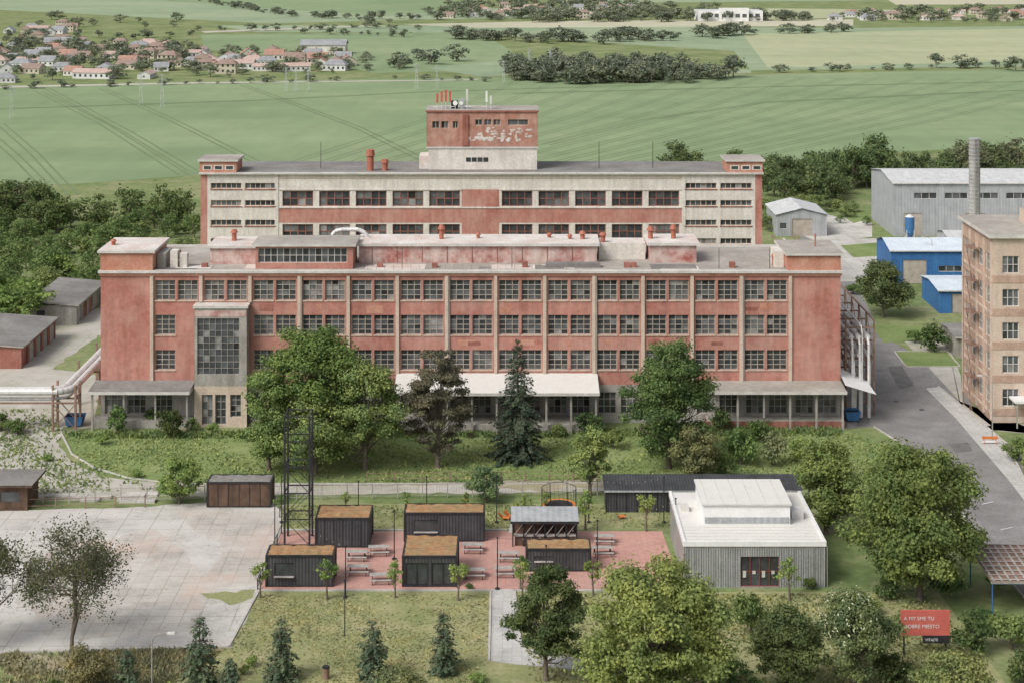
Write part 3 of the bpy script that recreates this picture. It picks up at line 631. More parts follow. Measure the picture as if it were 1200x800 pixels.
A['tank'].cyl((xs_,ys_,2),(xs_,ys_,5.0),0.9,0.9,14,M['bluebin']); A['tank'].cyl((xs_,ys_,0.9),(xs_,ys_,2),0.3,0.9,14,M['bluebin']); A['tank'].cyl((xs_,ys_,5.0),(xs_,ys_,5.5),0.9,0.2,14,M['steel'])
for a in (-0.7,0.7):
    for b in (-0.7,0.7): A['legs'].cyl((xs_+a,ys_+b,0),(xs_+a,ys_+b,2.6),0.08,0.08,5,M['steel'])
A.build()
def garage(x0,x1,y0,y1,h,wm,n):
    A=Asm('garage_row'); f=(x1,y0,0,1,1,0); ff=(0,y0,1,0,0,-1)
    Ld=y1-y0; ops=[(0.5+i*Ld/n,0.5+i*Ld/n+Ld/n*0.7,0,h-0.6) for i in range(n)]
    A['walls'].wall(f,0,Ld,0,h,ops,wm,0.15); 
    for o in ops: A['doors'].fq(f,*o,0.14,random.choice([M['conc'],M['brickdk'],M['plank']]))
    wo=[(x0+1,x0+2.2,1.2,2.2)]
    A['walls'].wall(ff,x0,x1,0,h,wo,wm,0.15); A['doors'].fq(ff,*wo[0],0.14,M['g1'])
    A['walls'].wall((x0,y0,0,1,-1,0),0,Ld,0,h,[],wm); A['walls'].wall((0,y1,1,0,0,1),x0,x1,0,h,[],wm)
    A['roof'].poly([(x0-0.3,y0-0.3,h+0.7),(x1+0.4,y0-0.3,h+0.05),(x1+0.4,y1+0.3,h+0.05),(x0-0.3,y1+0.3,h+0.7)],M['roofdk'])
    A['roof'].poly([(x0-0.3,y0-0.3,h+0.5),(x1+0.4,y0-0.3,h-0.12),(x1+0.4,y0-0.3,h+0.05),(x0-0.3,y0-0.3,h+0.7)],M['conc'])
    A['roof'].poly([(x1+0.4,y0-0.3,h-0.12),(x1+0.4,y1+0.3,h-0.12),(x1+0.4,y1+0.3,h+0.05),(x1+0.4,y0-0.3,h+0.05)],M['conc'])
    A.build()
gx,gy=G(78,381); garage(gx-5.5,gx+1.5,gy,gy+17,3.0,M['conc'],5)
gx,gy=G(25,432); garage(gx-9,gx,gy,gy+17,3.0,M['brickdk'],5)

# ------------------------------------------------------------ pipelines
A=Asm('pipeline_bridge')
zp=4.6
for off,zz,r in ((0,zp,0.42),(1.1,zp+0.1,0.42),(0.5,zp-0.9,0.2)):
    X=-53.6+off; Yn=198.6-off*0.8
    pts=[(-110,Yn,zz),(X-2.0,Yn,zz)]
    for a in range(0,91,15):
        t=math.radians(a); pts.append((X-2+2*math.sin(t),Yn+2-2*math.cos(t),zz))
    pts+=[(X,Yn+22,zz),(X,Yn+23.0,zz-0.6),(X,Yn+23.2,0)]
    A['pipes'].tube(pts,r,M['steel'],12)
    for q in np.arange(-100,-57,3.1): A['pipe_bands'].cyl((q,Yn,zz),(q+0.12,Yn,zz),r*1.05,r*1.05,12,M['cap'])
for (x,y) in [(-54.5,197.5),(-54.5,199.6),(-51.8,197.5),(-51.8,199.6),(-66,197.5),(-66,199.6),(-80,197.5),(-80,199.6),(-95,197.5),(-95,199.6),(-54.4,209),(-51.8,209),(-54.4,218),(-51.8,218)]:
    A['trestle'].box(x-0.12,x+0.12,y-0.12,y+0.12,0,zp+0.9,M['rust'])
for x in (-54.5,-51.8,-66,-80,-95): A['trestle'].box(x-0.1,x+0.1,197.6,199.5,zp-0.6,zp-0.42,M['rust'])
for y in (197.5,199.6): 
    A['trestle'].box(-100,-51.7,y-0.08,y+0.08,zp-1.3,zp-1.1,M['rust'])
    A['trestle'].cyl((-54.5,y,0.3),(-51.8,y,3.3),0.06,0.06,4,M['rust']); A['trestle'].cyl((-51.8,y,0.3),(-54.5,y,3.3),0.06,0.06,4,M['rust'])
for y in (209,218): A['trestle'].box(-54.4,-51.8,y-0.1,y+0.1,zp-0.6,zp-0.42,M['rust'])
A.build()
A=Asm('pipeline_bridge')
for k,(x,z,r) in enumerate(((41.6,9.6,0.3),(42.5,9.6,0.3),(43.6,9.6,0.35),(41.8,7.4,0.22),(42.6,7.4,0.3),(43.7,7.4,0.25),(42.8,11.0,0.16),(42.0,5.2,0.2))):
    A['pipes'].tube([(x,204,z),(x,262,z)],r,M['steel'],10); A['pipes'].tube([(x,204,z),(x,203.3,z-0.8),(x,203.3,0)],r*0.5,M['steel'],10)
for y in np.arange(204.5,262,4.5):
    for x in (41.0,44.5): A['frame'].box(x-0.1,x+0.1,y-0.1,y+0.1,0,11.6,M['rust'])
    for z in (4.7,6.9,9.1,10.7): A['frame'].box(41.1,44.4,y-0.08,y+0.08,z-0.1,z+0.08,M['rust'])
    for x in (41.0,44.5):
        for (za,zb_) in ((4.7,9.1),(6.9,11.5),(0.5,4.7)): A['frame'].cyl((x,y,za),(x,y+4.5,zb_),0.05,0.05,4,M['rust'])
for x in (41.0,44.5):
    for z in (11.5,6.8): A['frame'].box(x-0.08,x+0.08,204.5,262,z,z+0.15,M['rust'])
A.build()

# ------------------------------------------------------------ containers
def container(px0,px1,pyb,h,dep,style='plain',col='cont'):
    y0=F*H/(pyb-HY); x0,x1=XX(px0,y0),XX(px1,y0); A=Asm('container_kiosk' if style!='plain' else 'shipping_container')
    f=(0,y0,1,0,0,-1); W=x1-x0; ops=[]
    if style=='glass': ops=[(x0+0.25,x0+W*0.46,0.15,h-0.55),(x0+W*0.54,x1-0.25,0.15,h-0.55)]
    if style=='hatch': ops=[(x0+W*0.12,x0+W*0.42,1.0,h-0.6)]
    A['walls'].wall(f,x0,x1,0.05,h,ops,M[col],0.12)
    for o in ops:
        if style=='glass': window(A['windows'],A['window_frames'],f,*o,2,1,0.12,M['black'],0.06,['g1','g2'])
        else: A['hatch'].fq(f,*o,0.10,M['g1']); A['hatch'].box(o[0],o[1],y0-0.3,y0-0.01,0.92,0.98,M['plank'])
    A['walls'].wall((0,y0+dep,1,0,0,1),x0,x1,0.05,h,[],M[col]); A['walls'].wall((x0,y0,0,1,-1,0),0,dep,0.05,h,[],M[col]); A['walls'].wall((x1,y0,0,1,1,0),0,dep,0.05,h,[],M[col])
    e=0.08
    for xx in (x0,x1):
        for yy in (y0,y0+dep): A['corner_posts'].box(xx-e,xx+e,yy-e,yy+e,0,h+0.1,M['black'])
    A['frame'].box(x0+e,x1-e,y0-e,y0+e,h-0.05,h+0.12,M['black']); A['frame'].box(x0+e,x1-e,y0+dep-e,y0+dep+e,h-0.05,h+0.12,M['black'])
    A['frame'].box(x0-e,x0+e,y0+e,y0+dep-e,h-0.05,h+0.12,M['black']); A['frame'].box(x1-e,x1+e,y0+e,y0+dep-e,h-0.05,h+0.12,M['black'])
    A['frame'].box(x0+e,x1-e,y0-e,y0-0.01,0,0.14,M['black'])
    rg=A['sedum_roof']
    nx=max(6,int(W/0.35)); ny=max(4,int(dep/0.35)); k=len(rg.v)
    mi=rg.mi(M['sedum'] if col!='wood' else M['roofdk'])
    for i in range(nx+1):
        for j in range(ny+1): rg.v.append((x0+e+(W-2*e)*i/nx,y0+e+(dep-2*e)*j/ny,h+0.02+random.uniform(0,0.11)))
    for i in range(nx):
        for j in range(ny):
            a=k+i*(ny+1)+j; rg.f.append((a,a+ny+1,a+ny+2,a+1)); rg.m.append(mi)
    if style=='plain':
        for i in range(1,6): A['door_bars'].box(x0+W*i/6-0.025,x0+W*i/6+0.025,y0-0.04,y0-0.005,0.15,h-0.1,M['black'])
    A.build()
container(370,433,641,2.75,3.6,'plain'); container(474,567,634,2.7,2.6,'hatch')
container(312,390,687,2.75,2.6,'hatch'); container(472,535,687,2.7,5.2,'glass')
container(617,692,669,2.0,2.5,'hatch')
container(243,317,594,2.5,2.4,'plain','wood')
A=Asm('bar_shelter'); y0=F*H/(640-HY); x0,x1=XX(601,y0),XX(676,y0)
A['roof'].poly([(x0-0.2,y0-0.2,2.5),(x1+0.2,y0-0.2,2.5),(x1+0.2,y0+3.2,2.8),(x0-0.2,y0+3.2,2.8)],M['hallgrey']); A['roof'].box(x0-0.2,x1+0.2,y0-0.24,y0-0.2,2.25,2.5,M['black'])
A['roof'].box(x0-0.24,x0-0.2,y0-0.2,y0+3.2,2.25,2.5,M['black'])
for i in range(7):
    x=x0+i*(x1-x0)/6
    for y in (y0,y0+3): A['posts'].box(x-0.06,x+0.06,y-0.06,y+0.06,0,2.45,M['black'])
A['back_wall'].box(x0,x1,y0+3.07,y0+3.12,0,2.3,M['wood'])
for i in range(6):
    x=x0+i*(x1-x0)/6; d=(x1-x0)/6; A['braces'].cyl((x,y0,1.0),(x+d,y0,2.3),0.03,0.03,4,M['plank'])
A['counter'].box(x0+0.1,x1-0.1,y0+0.1,y0+0.6,0.95,1.05,M['plank']); A['counter'].box(x0+0.2,x1-0.2,y0+0.2,y0+0.5,0,0.95,M['wood'])
A.build()
A=Asm('black_shed'); y0=F*H/(600-HY); x0,x1=XX(710,y0),XX(938,y0)
f=(0,y0,1,0,0,-1); A['walls'].wall(f,x0,x1,0,2.3,[],M['cont']); A['walls'].wall((0,y0+3,1,0,0,1),x0,x1,0,2.8,[],M['cont']); 
for x in (x0,x1): A['walls'].poly([(x,y0,0),(x,y0+3,0),(x,y0+3,2.8),(x,y0,2.3)],M['cont'])
A['roof'].poly([(x0-0.2,y0-0.25,2.3),(x1+0.2,y0-0.25,2.3),(x1+0.2,y0+3.2,2.9),(x0-0.2,y0+3.2,2.9)],M['cont']); A['roof'].box(x0-0.2,x1+0.2,y0-0.3,y0-0.25,2.15,2.32,M['hallgrey'])
for i in range(20): A['posts'].box(x0+i*(x1-x0)/19-0.04,x0+i*(x1-x0)/19+0.04,y0-0.05,y0-0.005,0,2.25,M['black'])
A.build()
A=Asm('pavilion'); y0=F*H/(688-HY); x0,x1=XX(803,y0)-0.1,XX(967,y0); hp=3.75; dp=13.5
f=(0,y0,1,0,0,-1); dx0,dx1=XX(868,y0),XX(913,y0)
A['walls'].wall(f,x0,x1,0,hp,[(dx0,dx1,0.1,2.8)],M['pav'],0.15)
window(A['doors'],A['door_frames'],f,dx0,dx1,0.1,2.8,4,2,0.15,M['doorred'],0.06,['g1','g1','g2'])
for k in range(4): A['door_posters'].fbox(f,dx0+0.2+k*0.86,dx0+0.5+k*0.86,0.9+0.3*(k%2),1.5,0.06,0.075,M['cap'])
for i in range(22): A['wall_ribs'].fbox(f,x0+0.3+i*0.6,x0+0.36+i*0.6,0.05,hp,-0.035,-0.001,M['pav']) if not (dx0-0.4<x0+0.3+i*0.6<dx1+0.1) else None
A['walls'].wall((x0,y0,0,1,-1,0),0,dp,0,hp,[],M['pav']); A['walls'].wall((x1,y0,0,1,1,0),0,dp,0,hp,[],M['pav']); A['walls'].wall((0,y0+dp,1,0,0,1),x0,x1,0,hp,[],M['pav'])
A['roof'].box(x0-0.1,x1+0.1,y0-0.1,y0+dp+0.1,hp,hp+0.3,M['white'],M['whiteroof'])
A['roof'].box(x0-0.1,x1+0.1,y0-0.1,y0+0.15,hp+0.3,hp+0.45,M['white']); A['roof'].box(x0-0.1,x0+0.15,y0+0.15,y0+dp+0.1,hp+0.3,hp+0.45,M['white']); A['roof'].box(x1-0.15,x1+0.1,y0+0.15,y0+dp+0.1,hp+0.3,hp+0.45,M['white'])
lx0,lx1=x0+2.3,x1-2.4
A['lantern'].box(lx0,lx1,y0+4.6,y0+11.5,hp+0.3,hp+2.1,M['white']); A['lantern'].box(lx0-0.15,lx1+0.15,y0+4.45,y0+11.65,hp+2.1,hp+2.25,M['cap'],M['whiteroof'])
A['lantern'].box(lx0+0.1,lx1-0.1,y0+4.54,y0+4.6,hp+0.45,hp+1.0,M['hallgrey'])
for k in range(5): A['roof_seams'].box(x0+0.2,x1-0.2,y0+0.7+k*0.8,y0+0.75+k*0.8,hp+0.3,hp+0.33,M['cap'])
for k in range(6): A['roof_seams'].box(lx0+0.4+k*1.35,lx0+0.45+k*1.35,y0+4.6,y0+11.5,hp+2.25,hp+2.28,M['cap'])
A['roof_units'].box(x1-2,x1-0.9,y0+6,y0+7.4,hp+0.3,hp+1.1,M['steel']); A['roof_units'].box(x0+0.6,x0+1.3,y0+8,y0+9,hp+0.3,hp+0.8,M['cap'])
A.build()
A=Asm('wooden_hut'); y0=F*H/(598-HY); x1=XX(32,y0); x0=x1-6
A['walls'].wall((0,y0,1,0,0,-1),x0,x1,0,2.6,[(x0+3.2,x0+5.2,0.9,1.9)],M['wood'],0.1); A['walls'].fq((0,y0,1,0,0,-1),x0+3.2,x0+5.2,0.9,1.9,0.1,M['g2'])
A['walls'].wall((x1,y0,0,1,1,0),0,4,0,2.6,[],M['wood']); A['walls'].wall((x0,y0,0,1,-1,0),0,4,0,2.6,[],M['wood']); A['walls'].wall((0,y0+4,1,0,0,1),x0,x1,0,2.6,[],M['wood'])
A['roof'].box(x0-0.4,x1+0.7,y0-0.8,y0+4.4,2.6,2.85,M['wood'],M['roofdk'])
A.build()
A=Asm('steel_lattice_tower'); xc,yc=G(350,633); w=1.2; ht=12.5
for a in (-w,w):
    for b in (-w,w): A['legs'].box(xc+a-0.09,xc+a+0.09,yc+b-0.09,yc+b+0.09,0,ht,M['black'])
for z in (2.5,5,7.5,10,12.4):
    for b in (-w,w): A['rails'].box(xc-w+0.1,xc+w-0.1,yc+b-0.05,yc+b+0.05,z-0.05,z+0.05,M['black']); A['rails'].box(xc+b-0.05,xc+b+0.05,yc-w+0.1,yc+w-0.1,z-0.05,z+0.05,M['black'])
for i,z in enumerate((0,2.5,5,7.5,10)):
    s_=1 if i%2 else -1
    for b in (-w,w): A['braces'].cyl((xc-w*s_,yc+b,z),(xc+w*s_,yc+b,z+2.45),0.035,0.035,4,M['black'])
A.build()
poles=[(322,640),(405,700),(330,612),(420,618),(462,655),(582,612),(583,690),(700,668),(690,612),(792,640),(778,612),(500,612),(640,700)]
pw=[G(*p) for p in poles]
for (x,y) in pw:
    mb=MB(); mb.cyl((0,0,0),(0,0,0.12),0.22,0.22,10,M['black']); mb.cyl((0,0,0.12),(0,0,4.6),0.055,0.045,8,M['black']); mb.cyl((0,0,4.6),(0,0,4.7),0.09,0.09,8,M['black'])
    mb.build('string_light_pole',loc=(x,y,0))
mb=MB()
for a,b in ((0,2),(2,3),(3,11),(11,5),(5,8),(8,10),(0,1),(1,6),(6,7),(7,9)):
    p=Vector((*pw[a],4.6)); q=Vector((*pw[b],4.6)); n=12; prev=None
    for i in range(n+1):
        t=i/n; c=p.lerp(q,t); c.z-=0.7*4*t*(1-t)*0.8
        if prev: mb.cyl(prev,c,0.01,0.01,3,M['black'],cap=False)
        if 0<i<n: mb.cyl(c,(c.x,c.y,c.z-0.12),0.03,0.035,5,M['conc'])
        prev=c
mb.build('string_lights')
def table(px,py,rot=0):
    mb=MB(); w=1.0
    for i in range(5): mb.box(-w,w,-0.38+i*0.155,-0.25+i*0.155,0.72,0.76,M['plank'])
    for s_ in (-1,1):
        for i in range(2): mb.box(-w,w,s_*0.72-0.15+i*0.155,s_*0.72-0.02+i*0.155,0.43,0.47,M['plank'])
    for x in (-0.75,0.75):
        mb.box(x-0.04,x+0.04,-0.85,0.85,0.37,0.43,M['black']); mb.box(x-0.04,x+0.04,-0.38,0.38,0.66,0.72,M['black'])
        for s_ in (-1,1): mb.cyl((x,s_*0.7,0),(x,s_*0.25,0.68),0.045,0.045,4,M['black'])
    o=mb.build('picnic_table',loc=(*G(px,py),0.02)); o.rotation_euler.z=rot
for p in ((418,655),(420,672),(444,649),(446,682),(596,656),(592,674),(554,646),(706,650),(708,636),(556,676)): table(*p,random.uniform(-0.08,0.08))
mb=MB(); n=24
for i in range(n):
    a=2*math.pi*i/n; b=2*math.pi*(i+1)/n
    for (r0,r1,z,m) in ((0,1.45,0.8,M['black']),(1.45,1.75,0.84,M['orange'])):
        mb.poly([(r0*math.cos(a),r0*math.sin(a),z),(r1*math.cos(a),r1*math.sin(a),z),(r1*math.cos(b),r1*math.sin(b),z),(r0*math.cos(b),r0*math.sin(b),z)] if r0 else [(0,0,z),(r1*math.cos(a),r1*math.sin(a),z),(r1*math.cos(b),r1*math.sin(b),z)],m)
    mb.cyl((1.75*math.cos(a),1.75*math.sin(a),2.5),(1.75*math.cos(b),1.75*math.sin(b),2.5),0.03,0.03,4,M['black'])
    mb.cyl((1.75*math.cos(a),1.75*math.sin(a),0.8),(1.75*math.cos(a),1.75*math.sin(a),2.5),0.012,0.012,3,M['black'],cap=False)
    if i%4==0: mb.cyl((1.75*math.cos(a),1.75*math.sin(a),0),(1.75*math.cos(a),1.75*math.sin(a),2.6),0.04,0.04,5,M['black'])
mb.build('trampoline',loc=(*G(655,600),0))
def lounger(px,py,rot,m='orange'):
    mb=MB(); mb.box(-0.3,0.3,-0.6,0.1,0.25,0.3,M[m])
    mb.poly([(-0.3,0.1,0.3),(0.3,0.1,0.3),(0.3,0.5,0.75),(-0.3,0.5,0.75)],M[m]); mb.poly([(-0.3,0.14,0.25),(0.3,0.14,0.25),(0.3,0.55,0.7),(-0.3,0.55,0.7)],M[m])
    for x in (-0.28,0.28):
        for y in (-0.55,0.25): mb.cyl((x,y,0),(x,y,0.27),0.03,0.03,4,M['plank'])
    o=mb.build('lounge_chair',loc=(*G(px,py),0.01)); o.rotation_euler.z=rot
for p in ((590,609,1.5),(597,607,1.2),(726,608,1.9)): lounger(*p)
A=Asm('billboard_sign'); xc,yc=G(1084,768); 
A['panel'].box(-2.0+xc,2.0+xc,yc-0.06,yc+0.06,1.7,3.75,M['signred']); A['lower_panel'].box(xc-0.2,xc+2.0,yc-0.07,yc+0.05,1.05,1.69,M['black'])
for x in (-1.7,1.7): A['posts'].box(xc+x-0.06,xc+x+0.06,yc+0.06,yc+0.18,0,3.7,M['black'])
e=A.build()
for t,z,s_ in (('A MY SME TU',2.95,0.42),('DOBRE MIESTO',2.3,0.42),('VITAJTE',1.25,0.3)):
    cu=bpy.data.curves.new('lettering','FONT'); cu.body=t; cu.size=s_; cu.extrude=0.004; cu.materials.append(M['white'])
    o=bpy.data.objects.new('lettering',cu); sc.collection.objects.link(o); o.parent=e; o.rotation_euler=(math.pi/2,0,0); o.location=(xc-1.75 if z>1.5 else xc,yc-0.085,z)
A=Asm('bus_shelter'); xc,yc=G(1158,715); 
A['roof'].poly([(xc-0.2,yc-1.5,3.1),(xc+8,yc-1.5,3.1),(xc+8,yc+6,3.6),(xc-0.2,yc+6,3.6)],M['rust']); A['roof'].box(xc-0.2,xc+8,yc-1.6,yc-1.5,2.95,3.12,M['conc'])
for i in range(12): A['roof_ribs'].poly([(xc+i*0.7,yc-1.5,3.16),(xc+i*0.7+0.2,yc-1.5,3.16),(xc+i*0.7+0.2,yc+6,3.66),(xc+i*0.7,yc+6,3.66)],M['plank'])
for i in range(9): z=3.13+i*0.058; A['roof_ribs'].box(xc-0.15,xc+7.9,yc-1.3+i*0.88,yc-1.15+i*0.88,z+0.06,z+0.1,M['plank'])
for x in (0,3.9,7.8):
    for y in (-1.3,5.6): A['posts'].cyl((xc+x,yc+y,0),(xc+x,yc+y,3.05),0.06,0.06,6,M['bluebin'])
for y in (-1.3,5.6): A['posts'].box(xc,xc+7.8,yc+y-0.04,yc+y+0.04,2.8,2.92,M['bluebin'])
A.build()
def lamp(px,py,h,rot=0):
    mb=MB(); mb.cyl((0,0,0),(0,0,0.3),0.13,0.12,8,M['conc']); mb.cyl((0,0,0.3),(0,0,h),0.07,0.045,8,M['conc'])
    mb.tube([(0,0,h),(0.25,0,h+0.35),(0.8,0,h+0.5),(1.3,0,h+0.5)],0.035,M['conc'],6); mb.box(1.2,1.8,-0.13,0.13,h+0.42,h+0.56,M['steel'])
    o=mb.build('street_lamp',loc=(*G(px,py),0)); o.rotation_euler.z=rot
lamp(1163,515,7,math.pi); lamp(178,812,4.2,0); lamp(1092,330,7,math.pi)
mb=MB(); mb.cyl((0,0,0),(0,0,4.6),0.045,0.035,8,M['black']); mb.cyl((0,0,4.6),(0,0,4.75),0.12,0.1,8,M['black']); mb.build('garden_lamp',loc=(*G(404,745),0))
def skip(px,py,w=2.6):
    mb=MB(); m=M['bluebin']; h=1.2; t=0.25
    b=[(-w/2+t,-0.8,0.15),(w/2-t,-0.8,0.15),(w/2-t,0.8,0.15),(-w/2+t,0.8,0.15)]; u=[(-w/2,-0.9,h),(w/2,-0.9,h),(w/2,0.9,h),(-w/2,0.9,h)]
    for i in range(4): mb.poly([b[i],b[(i+1)%4],u[(i+1)%4],u[i]],m)
    mb.poly(b,m); mb.poly([(x*0.98,y*0.98,h-0.25) for x,y,z in u],M['dark'])
    for i in range(4): mb.cyl(u[i],u[(i+1)%4],0.05,0.05,5,m)
    for x in (-0.6,0.6): mb.box(x-0.1,x+0.1,-0.8,0.8,0,0.15,M['black'])
    mb.build('waste_skip',loc=(*G(px,py),0))
skip(88,498,2.2); skip(998,492,1.8)
def fence(pts,name='fence',h=1.6,sp=2.5,m='rust',mesh=True,rails=(0.3,1.5)):
    mb=MB(); P=[Vector((*G(x,y),0)) for x,y in pts]
    for i in range(len(P)-1):
        d=P[i+1]-P[i]; n=max(1,int(d.length/sp))
        for k in range(n+(1 if i==len(P)-2 else 0)):
            c=P[i]+d*k/n; mb.box(c.x-0.05,c.x+0.05,c.y-0.05,c.y+0.05,0,h,M[m])
        for z in rails: mb.cyl(P[i]+Vector((0,0,z)),P[i+1]+Vector((0,0,z)),0.03,0.03,4,M[m])
        if mesh:
            nn=int(d.length/0.3)
            for k in range(nn):
                c=P[i]+d*k/nn; mb.cyl(c+Vector((0,0,rails[0])),c+Vector((0,0,rails[1])),0.01,0.01,3,M[m],cap=False)
    mb.build(name)
fence([(20,590),(172,588),(240,586)],m='plank'); fence([(30,597),(170,594)],m='rust',rails=(0.4,1.1),h=1.2,mesh=False)
fence([(318,586),(700,580)],m='conc'); fence([(430,565),(560,564),(700,562)],m='rust',mesh=False,h=1.1,rails=(1.0,0.5))
fence([(302,690),(330,625)],m='black',h=1.0,rails=(0.2,0.95))
A=Asm('concrete_slab_pile')
for i in range(14):
    x,y=G(random.uniform(45,175),random.uniform(580,590)); A['slabs'].box(x,x+1.6+random.random(),y,y+0.9,0.0,0.2+0.1*random.random(),M['slab'])
A.build()
mb=MB(); mb.cyl((0,0,0),(0,0,0.9),0.25,0.28,10,M['rust']); mb.cyl((0,0,0.9),(0,0,1.0),0.3,0.3,10,M['black']); mb.build('litter_bin',loc=(*G(382,795),0))
mb=MB(); mb.box(-0.9,0.9,-0.05,0.05,0.6,0.9,M['orange']); mb.box(-0.9,0.9,-0.05,0.05,0.2,0.4,M['white']); 
for x in (-0.7,0.7): mb.cyl((x,-0.25,0),(x,0,1),0.03,0.03,4,M['orange']); mb.cyl((x,0.25,0),(x,0,1),0.03,0.03,4,M['orange'])
mb.build('road_barrier',loc=(*G(1160,520),0))

# ------------------------------------------------------------ vegetation generators (numpy)
def rdir(n):
    v=R.normal(size=(n,3)); return v/np.linalg.norm(v,axis=1)[:,None]
def quads(pos,nrm,size,asp=0.7):
    t=np.cross(nrm,rdir(len(pos))); t/=np.linalg.norm(t,axis=1)[:,None]+1e-9
    b=np.cross(nrm,t); s=size[:,None]
    return np.stack([pos+t*s*.5,pos+b*s*.5*asp,pos-t*s*.5,pos-b*s*.5*asp],1).reshape(-1,3)
def cones(segs,n=5):
    V=[];Q=[];k=0
    for p0,p1,r0,r1 in segs:
        d=p1-p0; l=np.linalg.norm(d)+1e-9; d=d/l; a=np.cross(d,[0.3,0.9,0.1]); a/=np.linalg.norm(a)+1e-9; b=np.cross(d,a)
        t=np.arange(n)*2*np.pi/n; ring=np.cos(t)[:,None]*a+np.sin(t)[:,None]*b
        V.append(p0+ring*r0); V.append(p1+ring*r1)
        for i in range(n): j=(i+1)%n; Q.append((k+i,k+j,k+n+j,k+n+i))
        k+=2*n
    return np.concatenate(V),np.array(Q)
def pack(segs,lv,n=5):
    v,q=cones(segs,n); nl=len(lv)//4
    lq=np.arange(nl*4).reshape(-1,4)+len(v)
    return np.concatenate([v,lv]),np.concatenate([q,lq]),np.concatenate([np.zeros(len(q),int),np.ones(nl,int)])
def tomesh(name,v,q,mi,mats):
    me=bpy.data.meshes.new(name); me.vertices.add(len(v)); me.vertices.foreach_set('co',v.astype(np.float32).ravel())
    me.loops.add(len(q)*4); me.loops.foreach_set('vertex_index',q.astype(np.int32).ravel())
    me.polygons.add(len(q)); me.polygons.foreach_set('loop_start',np.arange(0,len(q)*4,4,dtype=np.int32)); me.polygons.foreach_set('loop_total',np.full(len(q),4,dtype=np.int32))
    for m in mats: me.materials.append(m)
    me.polygons.foreach_set('material_index',mi.astype(np.int32)); me.update(calc_edges=True); me.validate(); return me
def broad(Ht,W,cb=0.2,nc=40,nl=9000,ls=0.38,crad=0.2,flat=0.75,inner=0.35,egg=0.25,loose=0.18):
    zc=Ht*(1+cb)/2; c=Ht*(1-cb)/2; a=W/2
    d=rdir(nc); rr=R.uniform(inner,0.88,nc)**0.7
    cen=d*rr[:,None]; cr=R.uniform(0.5,1.3,nc)*crad*W
    cen[:,0]*=(a-cr*0.6)*(1-egg*cen[:,2]); cen[:,1]*=(a-cr*0.6)*(1-egg*cen[:,2]); cen[:,2]=zc+cen[:,2]*(c-cr*flat*0.7)
    cen[:,:2]+=R.normal(size=(nc,2))*W*0.04
    segs=[]; base=np.array([0,0,-0.1]); r0=0.02*Ht+0.03; top=np.array([R.normal()*0.02*W,R.normal()*0.02*W,zc+c*0.3])
    mid=base*0.5+top*0.5+np.array([R.normal()*0.02*W,R.normal()*0.02*W,0])
    segs+=[(base,base+[0,0,0.5],r0*1.4,r0),(base+[0,0,0.5],mid,r0,r0*0.6),(mid,top,r0*0.6,r0*0.15)]
    for i in range(nc):
        t=np.clip((cen[i,2]*0.62)/top[2],0.1,0.95)*R.uniform(0.75,1.0); p=base+(mid-base)*min(1,t*2) if t<0.5 else mid+(top-mid)*(t*2-1)
        q=(p+cen[i])/2+R.normal(size=3)*0.04*W+np.array([0,0,-0.02*Ht]); rb_=r0*0.35*(1-t*0.6)
        segs+=[(p,q,rb_,rb_*0.6),(q,cen[i],rb_*0.6,rb_*0.15)]
    w=cr**2; cnt=np.maximum(5,(nl*w/w.sum()).astype(int)); idx=np.repeat(np.arange(nc),cnt); n=len(idx)
    dd=rdir(n); dd[:,2]=dd[:,2]*0.8+0.2; rad=R.uniform(0.1,1,n)**0.5*(1+R.normal(size=n)*loose)
    pos=cen[idx]+dd*rad[:,None]*cr[idx][:,None]*np.array([1,1,flat])
    nr=dd*0.75+rdir(n)*0.6+np.array([0,0,0.25]); nr/=np.linalg.norm(nr,axis=1)[:,None]
    pos[:,2]=np.maximum(pos[:,2],0.1)
    return pack(segs,quads(pos,nr,ls*R.uniform(0.6,1.3,n)))
def spruce(Ht,W,nw=26,ls=0.5,cb=0.06,dens=1.0,pw=0.85):
    segs=[(np.array([0,0,-0.1]),np.array([0,0,Ht*0.97]),0.02*Ht+0.03,0.02)]; P=[];N=[];Sz=[]
    for i in range(nw):
        t=max(0,(i+R.uniform(-0.3,0.3))/nw); z=Ht*(cb+(0.99-cb)*t); r=W/2*((1-t)**pw)*R.uniform(0.8,1.12)+0.12
        nb=int(6+7*(1-t)); off=R.uniform(0,6.28)
        for k in range(nb):
            a=off+k*6.283/nb+R.normal()*0.2; rl=r*R.uniform(0.65,1.15); dr=np.array([np.cos(a),np.sin(a),0])
            end=dr*rl+np.array([0,0,z-rl*0.28+0.05*Ht*(t)]); st=np.array([0,0,z])
            segs.append((st,end,0.03*(1-t)+0.012,0.008))
            m=int((5+rl*13)*dens); u=R.uniform(0.12,1,m)**0.8; sd=np.cross(dr,[0,0,1])
            lat=R.normal(size=m)*0.16*rl*(1.15-u)+R.normal(size=m)*0.06
            p=st+(end-st)*u[:,None]+sd*lat[:,None]; p[:,2]-=np.abs(lat)*0.5+u*u*0.12*rl+R.uniform(0,0.22,m)
            P.append(p); nn=np.array([0,0,1])*0.8+dr*0.5+rdir(m)*0.5; N.append(nn/np.linalg.norm(nn,axis=1)[:,None]); Sz.append(ls*R.uniform(0.6,1.3,m)*(0.55+0.45*(1-t)))
    return pack(segs,quads(np.concatenate(P),np.concatenate(N),np.concatenate(Sz),0.5),4)
